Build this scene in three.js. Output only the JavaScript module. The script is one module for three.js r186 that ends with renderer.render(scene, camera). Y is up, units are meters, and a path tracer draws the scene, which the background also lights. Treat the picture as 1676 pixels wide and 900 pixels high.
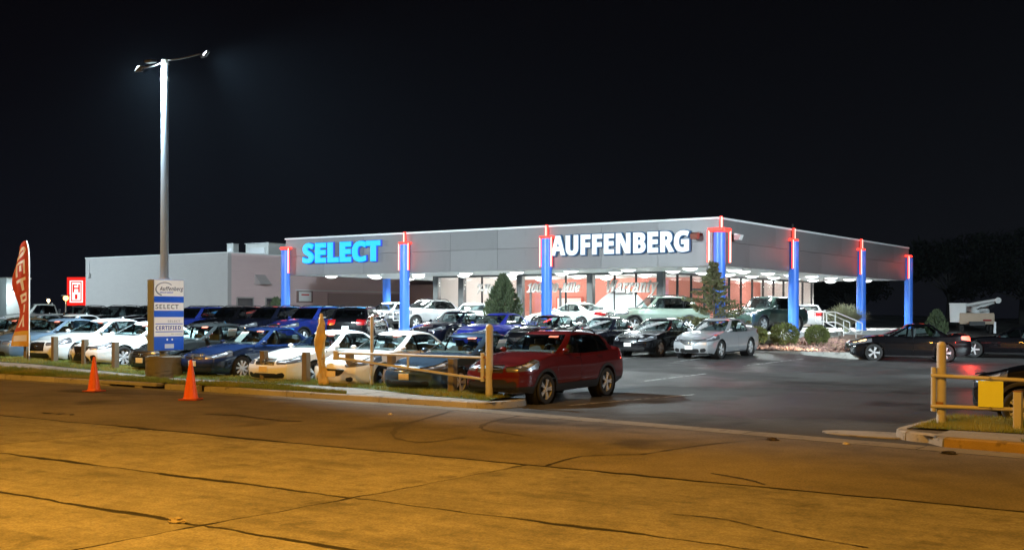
import * as THREE from 'three';
import { mergeGeometries, mergeVertices, toCreasedNormals } from 'three/addons/utils/BufferGeometryUtils.js';
import { RoundedBoxGeometry } from 'three/addons/geometries/RoundedBoxGeometry.js';
import { TextGeometry } from 'three/addons/geometries/TextGeometry.js';
import { FontLoader } from 'three/addons/loaders/FontLoader.js';
import { RectAreaLightUniformsLib } from 'three/addons/lights/RectAreaLightUniformsLib.js';

// ---------------------------------------------------------------- camera, sky, exposure
// x runs along the street to the right, -z runs into the site, y up. v = -z.
const EYE = 2.05, YAW = 35.2 * Math.PI / 180, FOCAL = 1900, W0 = 1676, H0 = 900;
const camera = new THREE.PerspectiveCamera(2 * Math.atan(H0 / 2 / FOCAL) * 180 / Math.PI, W0 / H0, 0.2, 900);
camera.position.set(0, EYE, 0);
camera.rotation.set(0, YAW, 0.15 * Math.PI / 180, 'YXZ');
camera.setViewOffset(W0, H0, 0, -62, W0, H0);            // the lens is shifted so that the verticals stay upright

const scene = new THREE.Scene();
RectAreaLightUniformsLib.init();
const renderer = new THREE.WebGLRenderer({ antialias: true });
renderer.setSize(1024, 549);
renderer.toneMapping = THREE.LinearToneMapping;
renderer.toneMappingExposure = 1.0;
renderer.shadowMap.enabled = true;

{ // a night sky over a lit town: nearly black overhead, a dull glow low down, bluer over the left of the town
  const SW = 256, SH = 128, data = new Float32Array(SW * SH * 4);
  for (let j = 0; j < SH; j++) {
    const el = ((j + 0.5) / SH - 0.5) * Math.PI, up = Math.max(0, el);
    for (let i = 0; i < SW; i++) {
      const az = ((i + 0.5) / SW - 0.5) * 2 * Math.PI, k = (j * SW + i) * 4;
      const low = Math.exp(-up / 0.13), mid = Math.exp(-up / 0.5);
      const warm = 0.5 + 0.5 * Math.cos(az + 1.0);     // greyer towards the right of the frame
      data[k] = 0.0006 + 0.0026 * low * (0.35 + warm) + 0.0013 * mid * (0.3 + warm);
      data[k + 1] = 0.0006 + 0.0027 * low * (0.4 + warm) + 0.0014 * mid * (0.35 + warm);
      data[k + 2] = 0.0012 + 0.0042 * low + 0.0022 * mid;
      data[k + 3] = 1;
    }
  }
  const sky = new THREE.DataTexture(data, SW, SH, THREE.RGBAFormat, THREE.FloatType);
  sky.mapping = THREE.EquirectangularReflectionMapping; sky.magFilter = THREE.LinearFilter; sky.needsUpdate = true;
  scene.background = sky; scene.environment = sky;
}

// ---------------------------------------------------------------- helpers
let seed = 77231;
const rnd = (a = 1, b) => { seed = (seed * 1664525 + 1013904223) >>> 0; const r = seed / 4294967296; return b === undefined ? r * a : a + (b - a) * r; };
const clamp = THREE.MathUtils.clamp, lerp = THREE.MathUtils.lerp, smooth = THREE.MathUtils.smoothstep;
const used = {};
function numbered(n) { used[n] = (used[n] ?? -1) + 1; return used[n] ? n + '_' + String(used[n]).padStart(3, '0') : n; }
function tag(o, label, category, group) { o.userData = { label, category }; if (group) o.userData.group = group; return o; }
function shade(o) { o.castShadow = o.receiveShadow = true; return o; }
function thing(name, label, category, [x, y, z] = [0, 0, 0], turn = 0, group) {
  const o = new THREE.Group(); o.name = numbered(name); o.position.set(x, y, z); o.rotation.y = turn;
  tag(o, label, category, group); scene.add(o); return o;
}
function part(name, geo, mat, parent) { const m = shade(new THREE.Mesh(geo, mat)); m.name = name; parent.add(m); return m; }
function single(name, geo, mat, label, category, group) { const m = shade(new THREE.Mesh(geo, mat)); m.name = numbered(name); tag(m, label, category, group); scene.add(m); return m; }
function structure(name, geo, mat) { const m = shade(new THREE.Mesh(geo, mat)); m.name = numbered(name); m.userData.kind = 'structure'; scene.add(m); return m; }
function structureGroup(name) { const g = new THREE.Group(); g.name = numbered(name); g.userData.kind = 'structure'; scene.add(g); return g; }
const box = (w, h, d, x = 0, y = 0, z = 0) => new THREE.BoxGeometry(w, h, d).translate(x, y, z);
const rbox = (w, h, d, x = 0, y = 0, z = 0, r = 0.02) => new RoundedBoxGeometry(w, h, d, 2, Math.min(r, w / 2.1, h / 2.1, d / 2.1)).translate(x, y, z);
const cyl = (r0, r1, h, x = 0, y = 0, z = 0, n = 20) => new THREE.CylinderGeometry(r1, r0, h, n).translate(x, y + h / 2, z);
const V = (x, y, z) => new THREE.Vector3(x, y, z);
function rod(a, b, r, n = 8, r2 = r) { // a round bar from a to b
  const d = b.clone().sub(a), g = new THREE.CylinderGeometry(r2, r, d.length(), n);
  g.translate(0, d.length() / 2, 0);
  g.applyQuaternion(new THREE.Quaternion().setFromUnitVectors(V(0, 1, 0), d.normalize())); g.translate(a.x, a.y, a.z); return g;
}
const tube = (pts, r, n = 8, seg = pts.length * 6, tension = 0.5) => new THREE.TubeGeometry(new THREE.CatmullRomCurve3(pts, false, 'catmullrom', tension), seg, r, n, false);
function merge(list) { return mergeGeometries(list.map((g) => { const q = g.index ? g.toNonIndexed() : g.clone(); for (const k of Object.keys(q.attributes)) if (!['position', 'normal', 'uv'].includes(k)) q.deleteAttribute(k); if (!q.attributes.uv) q.setAttribute('uv', new THREE.BufferAttribute(new Float32Array(q.attributes.position.count * 2), 2)); return q; })); }
function pchip(pts) { // monotone curve through (x, y) points
  const n = pts.length, x = pts.map((p) => p[0]), y = pts.map((p) => p[1]), d = [], m = [];
  for (let i = 0; i < n - 1; i++) d[i] = (y[i + 1] - y[i]) / (x[i + 1] - x[i]);
  for (let i = 0; i < n; i++) m[i] = i === 0 ? d[0] : i === n - 1 ? d[n - 2] : d[i - 1] * d[i] <= 0 ? 0 : 2 * d[i - 1] * d[i] / (d[i - 1] + d[i]);
  return (t) => {
    if (t <= x[0]) return y[0]; if (t >= x[n - 1]) return y[n - 1];
    let i = 0; while (t > x[i + 1]) i++;
    const h = x[i + 1] - x[i], s = (t - x[i]) / h, s2 = s * s, s3 = s2 * s;
    return (2 * s3 - 3 * s2 + 1) * y[i] + (s3 - 2 * s2 + s) * h * m[i] + (3 * s2 - 2 * s3) * y[i + 1] + (s3 - s2) * h * m[i + 1];
  };
}

// ---------------------------------------------------------------- procedural textures
function hash2(ix, iy, s) { let h = Math.imul(ix, 374761393) ^ Math.imul(iy, 668265263) ^ Math.imul(s, 2147483647 - 58); h = Math.imul(h ^ (h >>> 13), 1274126177); return ((h ^ (h >>> 16)) >>> 0) / 4294967296; }
function pnoise(x, y, p, s) { // periodic value noise
  const ix = Math.floor(x), iy = Math.floor(y), fx = x - ix, fy = y - iy, w = (n) => ((n % p) + p) % p;
  const u = fx * fx * (3 - 2 * fx), v = fy * fy * (3 - 2 * fy);
  return lerp(lerp(hash2(w(ix), w(iy), s), hash2(w(ix + 1), w(iy), s), u), lerp(hash2(w(ix), w(iy + 1), s), hash2(w(ix + 1), w(iy + 1), s), u), v);
}
function fbm(u, v, p, s, oct = 4, sx = 1, sy = 1) { let a = 0.5, t = 0, n = 0; for (let i = 0; i < oct; i++) { t += a * pnoise(u * p * sx, v * p * sy, p * Math.max(sx, sy), s + i); n += a; a *= 0.55; p *= 2; } return t / n; }
function dataTexture(N, fn, srgb, metres) { // fn(u, v) -> linear rgb or one value, 0..1
  const d = new Uint8Array(N * N * 4);
  for (let j = 0; j < N; j++) for (let i = 0; i < N; i++) {
    const c = fn((i + 0.5) / N, (j + 0.5) / N), k = (j * N + i) * 4;
    for (let q = 0; q < 3; q++) { const l = clamp(typeof c === 'number' ? c : c[q], 0, 1); d[k + q] = 255 * (srgb ? (l <= 0.0031308 ? 12.92 * l : 1.055 * l ** (1 / 2.4) - 0.055) : l); }
    d[k + 3] = 255;
  }
  const t = new THREE.DataTexture(d, N, N); t.wrapS = t.wrapT = THREE.RepeatWrapping; t.magFilter = THREE.LinearFilter; t.minFilter = THREE.LinearMipmapLinearFilter; t.generateMipmaps = true;
  if (srgb) t.colorSpace = THREE.SRGBColorSpace; t.repeat.set(1 / metres, 1 / metres); t.needsUpdate = true; return t;
}
function canvasTexture(w, h, draw) {
  const c = document.createElement('canvas'); c.width = w; c.height = h; draw(c.getContext('2d'), w, h);
  const t = new THREE.CanvasTexture(c); t.colorSpace = THREE.SRGBColorSpace; t.magFilter = THREE.LinearFilter; return t;
}
const lin = (r, g, b) => new THREE.Color().setRGB(r, g, b);
const std = (c, o = {}) => new THREE.MeshStandardMaterial({ color: Array.isArray(c) ? lin(...c) : c, roughness: 0.7, ...o });
const phy = (c, o = {}) => new THREE.MeshPhysicalMaterial({ color: Array.isArray(c) ? lin(...c) : c, roughness: 0.5, ...o });
const glow = (r, g, b, k = 1, c = [0.02, 0.02, 0.02]) => new THREE.MeshStandardMaterial({ color: lin(...c), emissive: lin(r, g, b), emissiveIntensity: k, roughness: 0.5 });

const asphaltMap = dataTexture(1024, (u, v) => {
  const big = fbm(u, v, 4, 11, 5), mid = fbm(u, v, 24, 31, 3), fine = hash2(Math.floor(u * 1024), Math.floor(v * 1024), 5), oil = smooth(fbm(u, v, 7, 71, 4), 0.6, 0.78);
  const k = 0.058 * (0.4 + 0.95 * big + 0.55 * (mid - 0.5)) * (0.7 + 0.6 * fine) * (1 - 0.55 * oil);
  return [k * 1.02, k, k * 0.98];
}, true, 14);
const asphaltBump = dataTexture(512, (u, v) => 0.6 * hash2(Math.floor(u * 512), Math.floor(v * 512), 9) + 0.4 * fbm(u, v, 90, 3, 2), false, 3);
const asphaltRough = dataTexture(512, (u, v) => { const a = fbm(u, v, 5, 91, 5); return 0.42 + 0.42 * smooth(a, 0.35, 0.62); }, false, 17);
const slabMap = dataTexture(1536, (u, v) => {
  const big = fbm(u, v, 3, 111, 5), streak = fbm(u, v, 6, 131, 4, 1, 12), mid = fbm(u, v, 30, 151, 3), fine = hash2(Math.floor(u * 512), Math.floor(v * 512), 15);
  const spot = smooth(fbm(u, v, 22, 171, 3), 0.72, 0.8), worn = smooth(streak, 0.5, 0.75);
  const grit = fbm(u, v, 84, 191, 2) + fbm(u, v, 230, 197, 1) - 1, oil = smooth(fbm(u, v, 5, 181, 4, 1, 3), 0.62, 0.78);
  const k = 0.235 * (0.5 + 0.68 * big + 0.45 * (mid - 0.5) + 0.55 * (streak - 0.5) + 0.2 * grit) * (1 - 0.26 * oil) * (0.78 + 0.44 * fine) * (1 - 0.28 * spot) * (1 - 0.16 * worn);
  return [k * 1.04, k, k * 0.92];
}, true, 9);
const slabBump = dataTexture(512, (u, v) => 0.5 * hash2(Math.floor(u * 512), Math.floor(v * 512), 19) + 0.5 * fbm(u, v, 60, 23, 3), false, 2.6);
const kerbMap = dataTexture(512, (u, v) => { const k = 0.34 * (0.7 + 0.45 * fbm(u, v, 6, 211, 5) + 0.2 * (hash2(Math.floor(u * 512), Math.floor(v * 512), 8) - 0.5)) * (1 - 0.4 * smooth(fbm(u, v, 18, 231, 3), 0.66, 0.8)); return [k * 1.03, k, k * 0.93]; }, true, 3);
const grassMap = dataTexture(512, (u, v) => { const a = fbm(u, v, 8, 311, 5), b = hash2(Math.floor(u * 512), Math.floor(v * 512), 17), d = smooth(fbm(u, v, 12, 331, 3), 0.5, 0.75); return [lerp(0.05, 0.14, d) * (0.6 + 0.7 * b), lerp(0.085, 0.115, d) * (0.6 + 0.7 * a), 0.028 * (0.6 + 0.7 * b)]; }, true, 2.5);
const wallMap = dataTexture(512, (u, v) => { const k = 0.9 * (0.9 + 0.14 * fbm(u, v, 5, 411, 5) + 0.05 * (hash2(Math.floor(u * 512), Math.floor(v * 512), 33) - 0.5)) * (1 - 0.1 * smooth(fbm(u, v, 4, 431, 4, 8, 1), 0.6, 0.85)); return [k, k, k]; }, true, 6);
const barkMap = dataTexture(256, (u, v) => { const k = 0.09 * (0.5 + fbm(u, v, 6, 511, 4, 4, 1)); return [k * 1.2, k, k * 0.75]; }, true, 1);
const woodMap = dataTexture(256, (u, v) => { const k = 0.3 * (0.55 + 0.8 * fbm(u, v, 4, 551, 4, 10, 1)); return [k * 1.12, k * 0.92, k * 0.66]; }, true, 0.7);

const wornMap = dataTexture(256, (u, v) => { const a = fbm(u, v, 24, 611, 4); return lerp(0.3, 0.95, smooth(a, 0.35, 0.58)); }, true, 3);
const M = {
  asphalt: std(0xffffff, { map: asphaltMap, bumpMap: asphaltBump, bumpScale: 0.006, roughnessMap: asphaltRough, roughness: 1 }),
  tar: std([0.012, 0.012, 0.012], { roughness: 0.75 }),
  kerb: std(0xffffff, { map: kerbMap, bumpMap: slabBump, bumpScale: 0.004, roughness: 0.9 }),
  kerbYellow: std([0.9, 0.62, 0.14], { map: kerbMap, bumpMap: slabBump, bumpScale: 0.004, roughness: 0.85 }),
  walk: std([0.85, 0.85, 0.85], { map: kerbMap, bumpMap: slabBump, bumpScale: 0.003, roughness: 0.9 }),
  turf: std(0xffffff, { map: grassMap, roughness: 1 }),
  paint: std([0.6, 0.6, 0.58], { map: wallMap, roughness: 0.8 }),
  black: std([0.008, 0.008, 0.009], { roughness: 0.6 }),
  plastic: std([0.015, 0.015, 0.016], { roughness: 0.55 }),
  rubber: std([0.014, 0.014, 0.014], { roughness: 0.85 }),
  chrome: std([0.75, 0.76, 0.78], { roughness: 0.14, metalness: 1 }),
  alloy: std([0.62, 0.63, 0.65], { roughness: 0.3, metalness: 0.45 }),
  alloyDark: std([0.09, 0.09, 0.1], { roughness: 0.35, metalness: 0.7 }),
  steel: std([0.34, 0.34, 0.35], { roughness: 0.45, metalness: 0.8 }),
  galv: std([0.5, 0.5, 0.49], { roughness: 0.55, metalness: 0.35, map: wallMap }),
  white: std([0.78, 0.78, 0.77], { roughness: 0.55, map: wallMap }),
};
const font = await new FontLoader().loadAsync('fonts/droid/droid_sans_bold.typeface.json');
const serif = await new FontLoader().loadAsync('fonts/droid/droid_serif_bold.typeface.json');

// ---------------------------------------------------------------- the ground
const rise = (x) => clamp((-24 - x) * 0.03, 0, 0.3);                              // the lot climbs to the left ...
const lotY = (x, v) => rise(x) * smooth(v, 19.9, 22.3) + 0.018 * Math.max(0, v - 21) * (1 - 0.68 * smooth(x, -19.5, -13));   // ... and towards the building
const kerbV = (x) => (x < -15 ? 19.85 : 19.85 - (x + 15) * 0.14);                 // far edge of the street
const PLAT = 1.15;                                                                // display platform
function sheet(x0, x1, v0, v1, nx, nv, h) { // a ground sheet of h(x, v) with uv in metres; v0, v1 may be functions of x
  const pos = [], uv = [], idx = [], f0 = typeof v0 === 'function' ? v0 : () => v0, f1 = typeof v1 === 'function' ? v1 : () => v1;
  for (let j = 0; j <= nv; j++) for (let i = 0; i <= nx; i++) { const x = lerp(x0, x1, i / nx), v = lerp(f0(x), f1(x), j / nv); pos.push(x, h(x, v), -v); uv.push(x, v); }
  for (let j = 0; j < nv; j++) for (let i = 0; i < nx; i++) { const a = j * (nx + 1) + i, b = a + 1, c = a + nx + 1, d = c + 1; idx.push(a, b, d, a, d, c); }
  const g = new THREE.BufferGeometry(); g.setAttribute('position', new THREE.Float32BufferAttribute(pos, 3)); g.setAttribute('uv', new THREE.Float32BufferAttribute(uv, 2)); g.setIndex(idx); g.computeVertexNormals(); return g;
}
structure('ground', sheet(-420, 420, -60, 700, 4, 4, () => -0.35), std([0.03, 0.032, 0.03], { roughness: 1 }));
structure('parking_lot', sheet(-95, 40, (x) => kerbV(x) - 0.25, 112, 110, 110, (x, v) => lotY(x, v) - 0.004), M.asphalt);
{ // the street: concrete slabs with tarred joints near the camera, old asphalt beyond
  const street = structureGroup('street');
  part('joint_bed', sheet(-60, 30, -6, 13.2, 8, 4, () => -0.007), M.tar, street);
  const slabMats = [0, 1, 2].map((i) => std([[1.0, 1.0, 1.0], [0.9, 0.9, 0.9], [1.08, 1.07, 1.03]][i], { map: slabMap, bumpMap: slabBump, bumpScale: 0.004, roughness: 0.82 }));
  const xs = [-57, -41, -32.9, -24.8, -16.8, -8.85, -1.0, 7, 15, 30], vs = [-6, 2.0, 5.1, 7.4, 9.48, 12.9];
  const wob = (a, s) => 0.05 * (pnoise(a * 1.1 + 50, 3, 512, s) - 0.5) + 0.05 * (pnoise(a * 5 + 50, 7, 512, s) - 0.5);
  const gap = (a, s, k = 1) => k * (0.012 + 0.05 * smooth(pnoise(a * 0.7 + 9, 1, 512, s + 5), 0.45, 0.95) + 0.026 * pnoise(a * 7 + 9, 2, 512, s));
  for (let i = 0; i < xs.length - 1; i++) for (let j = 0; j < vs.length - 1; j++) {
    const s = new THREE.Shape(), pts = [], x0 = xs[i], x1 = xs[i + 1], v0 = vs[j], v1 = vs[j + 1], N = Math.ceil((x1 - x0) / 0.12), K = Math.ceil((v1 - v0) / 0.12);
    const off = 0.35 * (j % 2) * 0; // joints run straight through
    for (let a = 0; a < N; a++) { const x = lerp(x0, x1, a / N); pts.push([x, v0 + wob(x, j) + gap(x, j * 7)]); }
    for (let a = 0; a < K; a++) { const v = lerp(v0, v1, a / K); pts.push([x1 + off + wob(v, 40 + i + 1) - gap(v, 60 + i, 0.4), v]); }
    for (let a = 0; a < N; a++) { const x = lerp(x1, x0, a / N); pts.push([x, v1 + wob(x, j + 1) - gap(x, j * 7 + 3)]); }
    for (let a = 0; a < K; a++) { const v = lerp(v1, v0, a / K); pts.push([x0 + off + wob(v, 40 + i) + gap(v, 90 + i, 0.4), v]); }
    for (const p of pts) { const e = Math.min(Math.hypot(p[0] - x0, p[1] - v0), Math.hypot(p[0] - x1, p[1] - v0), Math.hypot(p[0] - x0, p[1] - v1), Math.hypot(p[0] - x1, p[1] - v1)); if (e < 0.3) { const cx = (x0 + x1) / 2, cv = (v0 + v1) / 2, k = 0.004 + 0.018 * hash2(i, j, 3) * (1 - e / 0.3); p[0] += (cx - p[0]) * k * 0.5; p[1] += (cv - p[1]) * k; } }
    pts.forEach((p, k) => (k ? s.lineTo(p[0], p[1]) : s.moveTo(p[0], p[1])));
    const g = new THREE.ExtrudeGeometry(s, { depth: 0.1, bevelEnabled: false }).rotateX(-Math.PI / 2).translate(0, -0.1, 0);
    part('slab', g, slabMats[Math.floor(hash2(i, j, 8) * 2.99)], street);
  }
  // far lane: worn asphalt, with a concrete gutter pan along the kerb
  const lane = std([2.7, 2.5, 2.3], { map: asphaltMap, bumpMap: asphaltBump, bumpScale: 0.005, roughness: 0.85 });
  part('asphalt_lane', sheet(-95, 40, (x) => 12.93 + wob(x, 5) + gap(x, 71), (x) => kerbV(x) - 0.62, 500, 1, () => 0.0), lane, street);
  const panMat = std([0.62, 0.6, 0.55], { map: kerbMap, bumpMap: slabBump, bumpScale: 0.004, roughness: 0.9 });
  for (let x = -60; x < 20; x += 3.05) {
    part('gutter_pan', sheet(x, x + 3.03, (q) => kerbV(q) - 0.61, (q) => kerbV(q) - 0.02, 6, 1, () => 0.004), panMat, street);
  }
  for (const [x0, v0, x1, v1, w] of [[-18.5, 15.6, -15.8, 15.4, 0.05], [-21.4, 13.7, -20.4, 13.8, 0.06]]) { // tarred cracks
    const n = 30, pos = [], idx = [];
    for (let k = 0; k <= n; k++) { const t = k / n, x = lerp(x0, x1, t) + 0.12 * (pnoise(t * 9, 1, 64, 7) - 0.5), v = lerp(v0, v1, t) + 0.3 * (pnoise(t * 7, 2, 64, Math.round(x0 * 9)) - 0.5), q = w * (0.3 + pnoise(t * 20, 3, 64, 5)); pos.push(x, 0.008, -v + q, x, 0.008, -v - q); if (k) { const b = k * 2; idx.push(b - 2, b, b - 1, b - 1, b, b + 1); } }
    const g = new THREE.BufferGeometry(); g.setAttribute('position', new THREE.Float32BufferAttribute(pos, 3)); g.setIndex(idx); g.computeVertexNormals(); part('tar_crack', g, M.tar, street);
  }
  const mark = std([0.075, 0.068, 0.062], { roughness: 0.85 });
  const curveMark = (name, pts, w, mt) => { const c = new THREE.CatmullRomCurve3(pts.map(([x, v]) => V(x, 0, -v))), n = 90, pos = [], idx = []; for (let k = 0; k <= n; k++) { const p = c.getPoint(k / n), t = c.getTangent(k / n), q = w * (0.25 + 0.9 * pnoise(k * 0.35, 3, 64, pts.length)); pos.push(p.x - t.z * q, 0.007, p.z + t.x * q, p.x + t.z * q, 0.007, p.z - t.x * q); if (k) { const b = k * 2; idx.push(b - 2, b - 1, b, b - 1, b + 1, b); } } const g = new THREE.BufferGeometry(); g.setAttribute('position', new THREE.Float32BufferAttribute(pos, 3)); g.setIndex(idx); g.computeVertexNormals(); part(name, g, mt, street); };
  curveMark('tyre_mark', [[-14.95, 19.02], [-14.36, 17.52], [-13.79, 16.12], [-13.15, 15.12], [-12.32, 14.29], [-11.73, 14.17], [-11.63, 15.14]], 0.06, mark);
  curveMark('tyre_mark', [[-13.2, 19.0], [-12.9, 17.6], [-12.2, 16.4], [-11.0, 15.9]], 0.05, mark);
  curveMark('tar_crack', [[-8.6, 13.0], [-8.73, 14.08], [-8.5, 14.5], [-8.17, 14.85], [-8.09, 15.46], [-7.93, 16.58], [-7.43, 18.04]], 0.024, M.tar);
  curveMark('tar_crack', [[-5.51, 10.6], [-4.96, 10.65], [-4.33, 10.38], [-3.86, 10.23], [-3.3, 10.1]], 0.014, M.tar);
  curveMark('tar_crack', [[-6.47, 13.6], [-6.19, 13.5], [-5.77, 13.3], [-5.53, 13.1]], 0.03, M.tar);
}
{ // painted bay lines on the lot
  const marks = structureGroup('lot_markings');
  const line = (x0, v0, x1, v1, w = 0.1) => { const n = 14, dx = x1 - x0, dv = v1 - v0, l = Math.hypot(dx, dv), ox = -dv / l * w / 2, ov = dx / l * w / 2, pos = [], uv = [], idx = []; for (let k = 0; k <= n; k++) { const x = lerp(x0, x1, k / n), v = lerp(v0, v1, k / n); for (const s of [1, -1]) { pos.push(x + ox * s, lotY(x + ox * s, v + ov * s) + 0.006, -(v + ov * s)); uv.push(x + ox * s, v + ov * s); } if (k) { const b = k * 2; idx.push(b - 2, b, b - 1, b - 1, b, b + 1); } } const g = new THREE.BufferGeometry(); g.setAttribute('position', new THREE.Float32BufferAttribute(pos, 3)); g.setAttribute('uv', new THREE.Float32BufferAttribute(uv, 2)); g.setIndex(idx); g.computeVertexNormals(); part('bay_line', g, std([0.6, 0.6, 0.58], { map: wornMap, roughness: 0.85 }), marks); };
  line(-13.75, 21.6, -12.9, 26.2);
  for (let i = 0; i < 9; i++) line(-16.7 - i * 2.65, 37.6, -16.7 - i * 2.65, 43.4);
  line(-16.1, 29.4, -16.1, 33.5); line(-3.2, 23.6, -1.5, 23.9);
}
// ---------------------------------------------------------------- kerbs, verge, walk
const vergeY = (x, v) => { const back = Math.max(0.17, lotY(x, 22.4) + 0.05 + clamp((-26 - x) * 0.008, 0, 0.08)); return lerp(0.125, back, smooth(v, 20.2, 21.9)); };
function kerbRun(name, pts, mat, parent, h = 0.14, w = 0.17) { // a kerb along (x, v) points, the street on its right
  const prof = [[0, -0.05], [0.012, h * 0.85], [0.04, h], [w, h], [w, -0.05]], pos = [], uv = [], idx = [], n = prof.length;
  let run = 0;
  pts.forEach((p, i) => {
    const a = pts[Math.max(0, i - 1)], b = pts[Math.min(pts.length - 1, i + 1)], dx = b[0] - a[0], dv = b[1] - a[1], l = Math.hypot(dx, dv) || 1;
    if (i) run += Math.hypot(p[0] - pts[i - 1][0], p[1] - pts[i - 1][1]);
    for (const [o, y] of prof) { pos.push(p[0] - dv / l * o, y + 0.004 * Math.sin(p[0] * 3), -(p[1] + dx / l * o)); uv.push(run, o + y); }
  });
  for (let i = 0; i < pts.length - 1; i++) for (let j = 0; j < n - 1; j++) { const a = i * n + j, b = a + 1, c = a + n, d = c + 1; idx.push(a, c, b, b, c, d); }
  for (const e of [0, pts.length - 1]) { const a = e * n; idx.push(a, a + 1, a + 2, a, a + 2, a + 3, a, a + 3, a + 4); }
  const g = new THREE.BufferGeometry(); g.setAttribute('position', new THREE.Float32BufferAttribute(pos, 3)); g.setAttribute('uv', new THREE.Float32BufferAttribute(uv, 2)); g.setIndex(idx);
  return part(name, toCreasedNormals(g, 0.6), mat, parent);
}
const bend = (x, v, r, a0, a1, n = 8) => Array.from({ length: n + 1 }, (_, i) => { const a = lerp(a0, a1, i / n) * Math.PI / 180; return [x + r * Math.cos(a), v + r * Math.sin(a)]; });
{
  const kerb = structureGroup('kerb');
  for (let x = -66; x < -15.2; x += 3.02) {
    const x0 = x, x1 = Math.min(x + 3.0, -15.2);
    if (x1 > -28.0 && x0 < -25.6) continue;
    kerbRun('kerb_stone', Array.from({ length: 7 }, (_, i) => [lerp(x0, x1, i / 6), 19.85]), M.kerb, kerb);
  }
  kerbRun('kerb_stone', [[-30.3, 19.85], [-28.02, 19.85]], M.kerb, kerb);
  kerbRun('kerb_stone', [[-25.3, 19.85], [-24.0, 19.85]], M.kerb, kerb);
  kerbRun('kerb_stone', [...bend(-15.2, 20.55, 0.7, -90, 0), [-14.5, 21.0], [-14.62, 21.3]], M.kerb, kerb);
  const kerbR = structureGroup('kerb');
  kerbRun('kerb_stone', [[-5.95, 22.3], [-5.95, 20.6], ...bend(-5.1, 19.75, 0.85, 180, 230)], M.kerb, kerbR);
  kerbRun('kerb_stone', [...bend(-5.1, 19.75, 0.85, 232, 262), [-4.9, kerbV(-4.9) + 0.06]], M.kerb, kerbR);
  for (let x = -4.85; x < 14; x += 3.02) kerbRun('kerb_stone', Array.from({ length: 5 }, (_, i) => { const q = lerp(x, x + 3, i / 4); return [q, kerbV(q)]; }), M.kerbYellow, kerbR, 0.15, 0.2);
  // storm drain let into the kerb
  const d = thing('storm_drain', 'dark storm drain opening in the kerb behind the left orange cone', 'storm drain', [-26.8, 0, -19.85]);
  part('lintel', rbox(2.44, 0.09, 0.9, 0, 0.1, -0.4, 0.015), M.kerb, d);
  part('throat', merge([box(1.05, 0.12, 0.5, -0.3, -0.01, -0.45), box(0.3, 0.12, 0.5, 0.85, -0.01, -0.45)]), M.black, d);
  for (const g of [rbox(0.32, 0.1, 0.3, 0.42, 0.005, -0.13, 0.01), rbox(0.36, 0.1, 0.3, -1.02, 0.005, -0.13, 0.01)]) part('pier', g, M.kerb, d);
  const v0 = (x) => 20.02, walk0 = (x) => lerp(20.95, 20.02, smooth(x, -22.5, -19)), walk1 = (x) => lerp(21.38, 20.5, smooth(x, -20.5, -16)) - 0.3 * smooth(x, -16, -14.7);
  structure('grass_strip', sheet(-66, -18.9, v0, walk0, 120, 4, (x, v) => vergeY(x, v) + 0.02), M.turf);
  structure('grass_bank', sheet(-66, -14.9, walk1, (x) => lerp(22.55, 21.35, smooth(x, -20, -16)), 120, 5, (x, v) => vergeY(x, v) + 0.02 + 0.04 * Math.sin(Math.PI * clamp((v - walk1(x)) / 0.9, 0, 1))), M.turf);
  const wk = structureGroup('sidewalk');
  for (let x = -66; x < -14.7; x += 1.53) part('paving_slab', sheet(x, Math.min(x + 1.51, -14.62), walk0, walk1, 3, 4, (q, v) => vergeY(q, v) + 0.012), M.walk, wk);
  structure('verge_soil', sheet(-66, -14.75, 19.98, (x) => lerp(22.6, 21.4, smooth(x, -20, -16)), 80, 6, (x, v) => vergeY(x, v) - 0.02), std([0.06, 0.05, 0.035], { roughness: 1 }));
  // right-hand island
  const wr = structureGroup('sidewalk');
  for (let x = -5.1; x < 14; x += 1.53) part('paving_slab', sheet(x, x + 1.51, (q) => kerbV(q) + 0.2, (q) => 19.75, 3, 3, () => 0.142), M.walk, wr);
  part('apron', (() => { const s = new THREE.Shape(); for (let i = 0; i < 40; i++) { const a = i / 40 * 6.2832, r = 0.6 * (0.85 + 0.35 * pnoise(i * 0.3, 2, 12, 4)); i ? s.lineTo(r * 1.35 * Math.cos(a), r * 0.75 * Math.sin(a)) : s.moveTo(r * 1.35, 0); } return new THREE.ExtrudeGeometry(s, { depth: 0.02, bevelEnabled: false }).rotateX(-Math.PI / 2).translate(-6.3, 0, -19.6); })(), M.walk, wr);
  structure('verge_soil', sheet(-5.9, 14, (x) => kerbV(Math.max(x, -4.9)) + 0.14 + 1.25 * smooth(-x, 5.0, 5.85), 22.4, 30, 5, () => 0.118), std([0.1, 0.085, 0.06], { roughness: 1 }));
  structure('grass_strip', sheet(-5.75, 14, 19.75, 22.3, 40, 5, (x, v) => 0.14 + 0.03 * Math.sin(v * 3) * Math.sin(x)), M.turf);
  structure('grass_strip', sheet(-3.75, 14, (x) => kerbV(x) + 0.22, (x) => kerbV(x) + 0.5, 40, 2, () => 0.16), M.turf);
  // tufts
  const blade = new THREE.BufferGeometry(); { const p = []; for (let k = 0; k < 5; k++) { const a = k * 1.257, c = Math.cos(a), s = Math.sin(a), o = 0.016; p.push(c * o - s * 0.006, 0, s * o + c * 0.006, c * o + s * 0.006, 0, s * o - c * 0.006, c * (o + 0.025), 0.06 + 0.012 * k, s * (o + 0.025)); } blade.setAttribute('position', new THREE.Float32BufferAttribute(p, 3)); blade.computeVertexNormals(); }
  const gm = std([1, 1, 1], { roughness: 0.9, side: THREE.DoubleSide });
  const spots = [];
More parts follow.
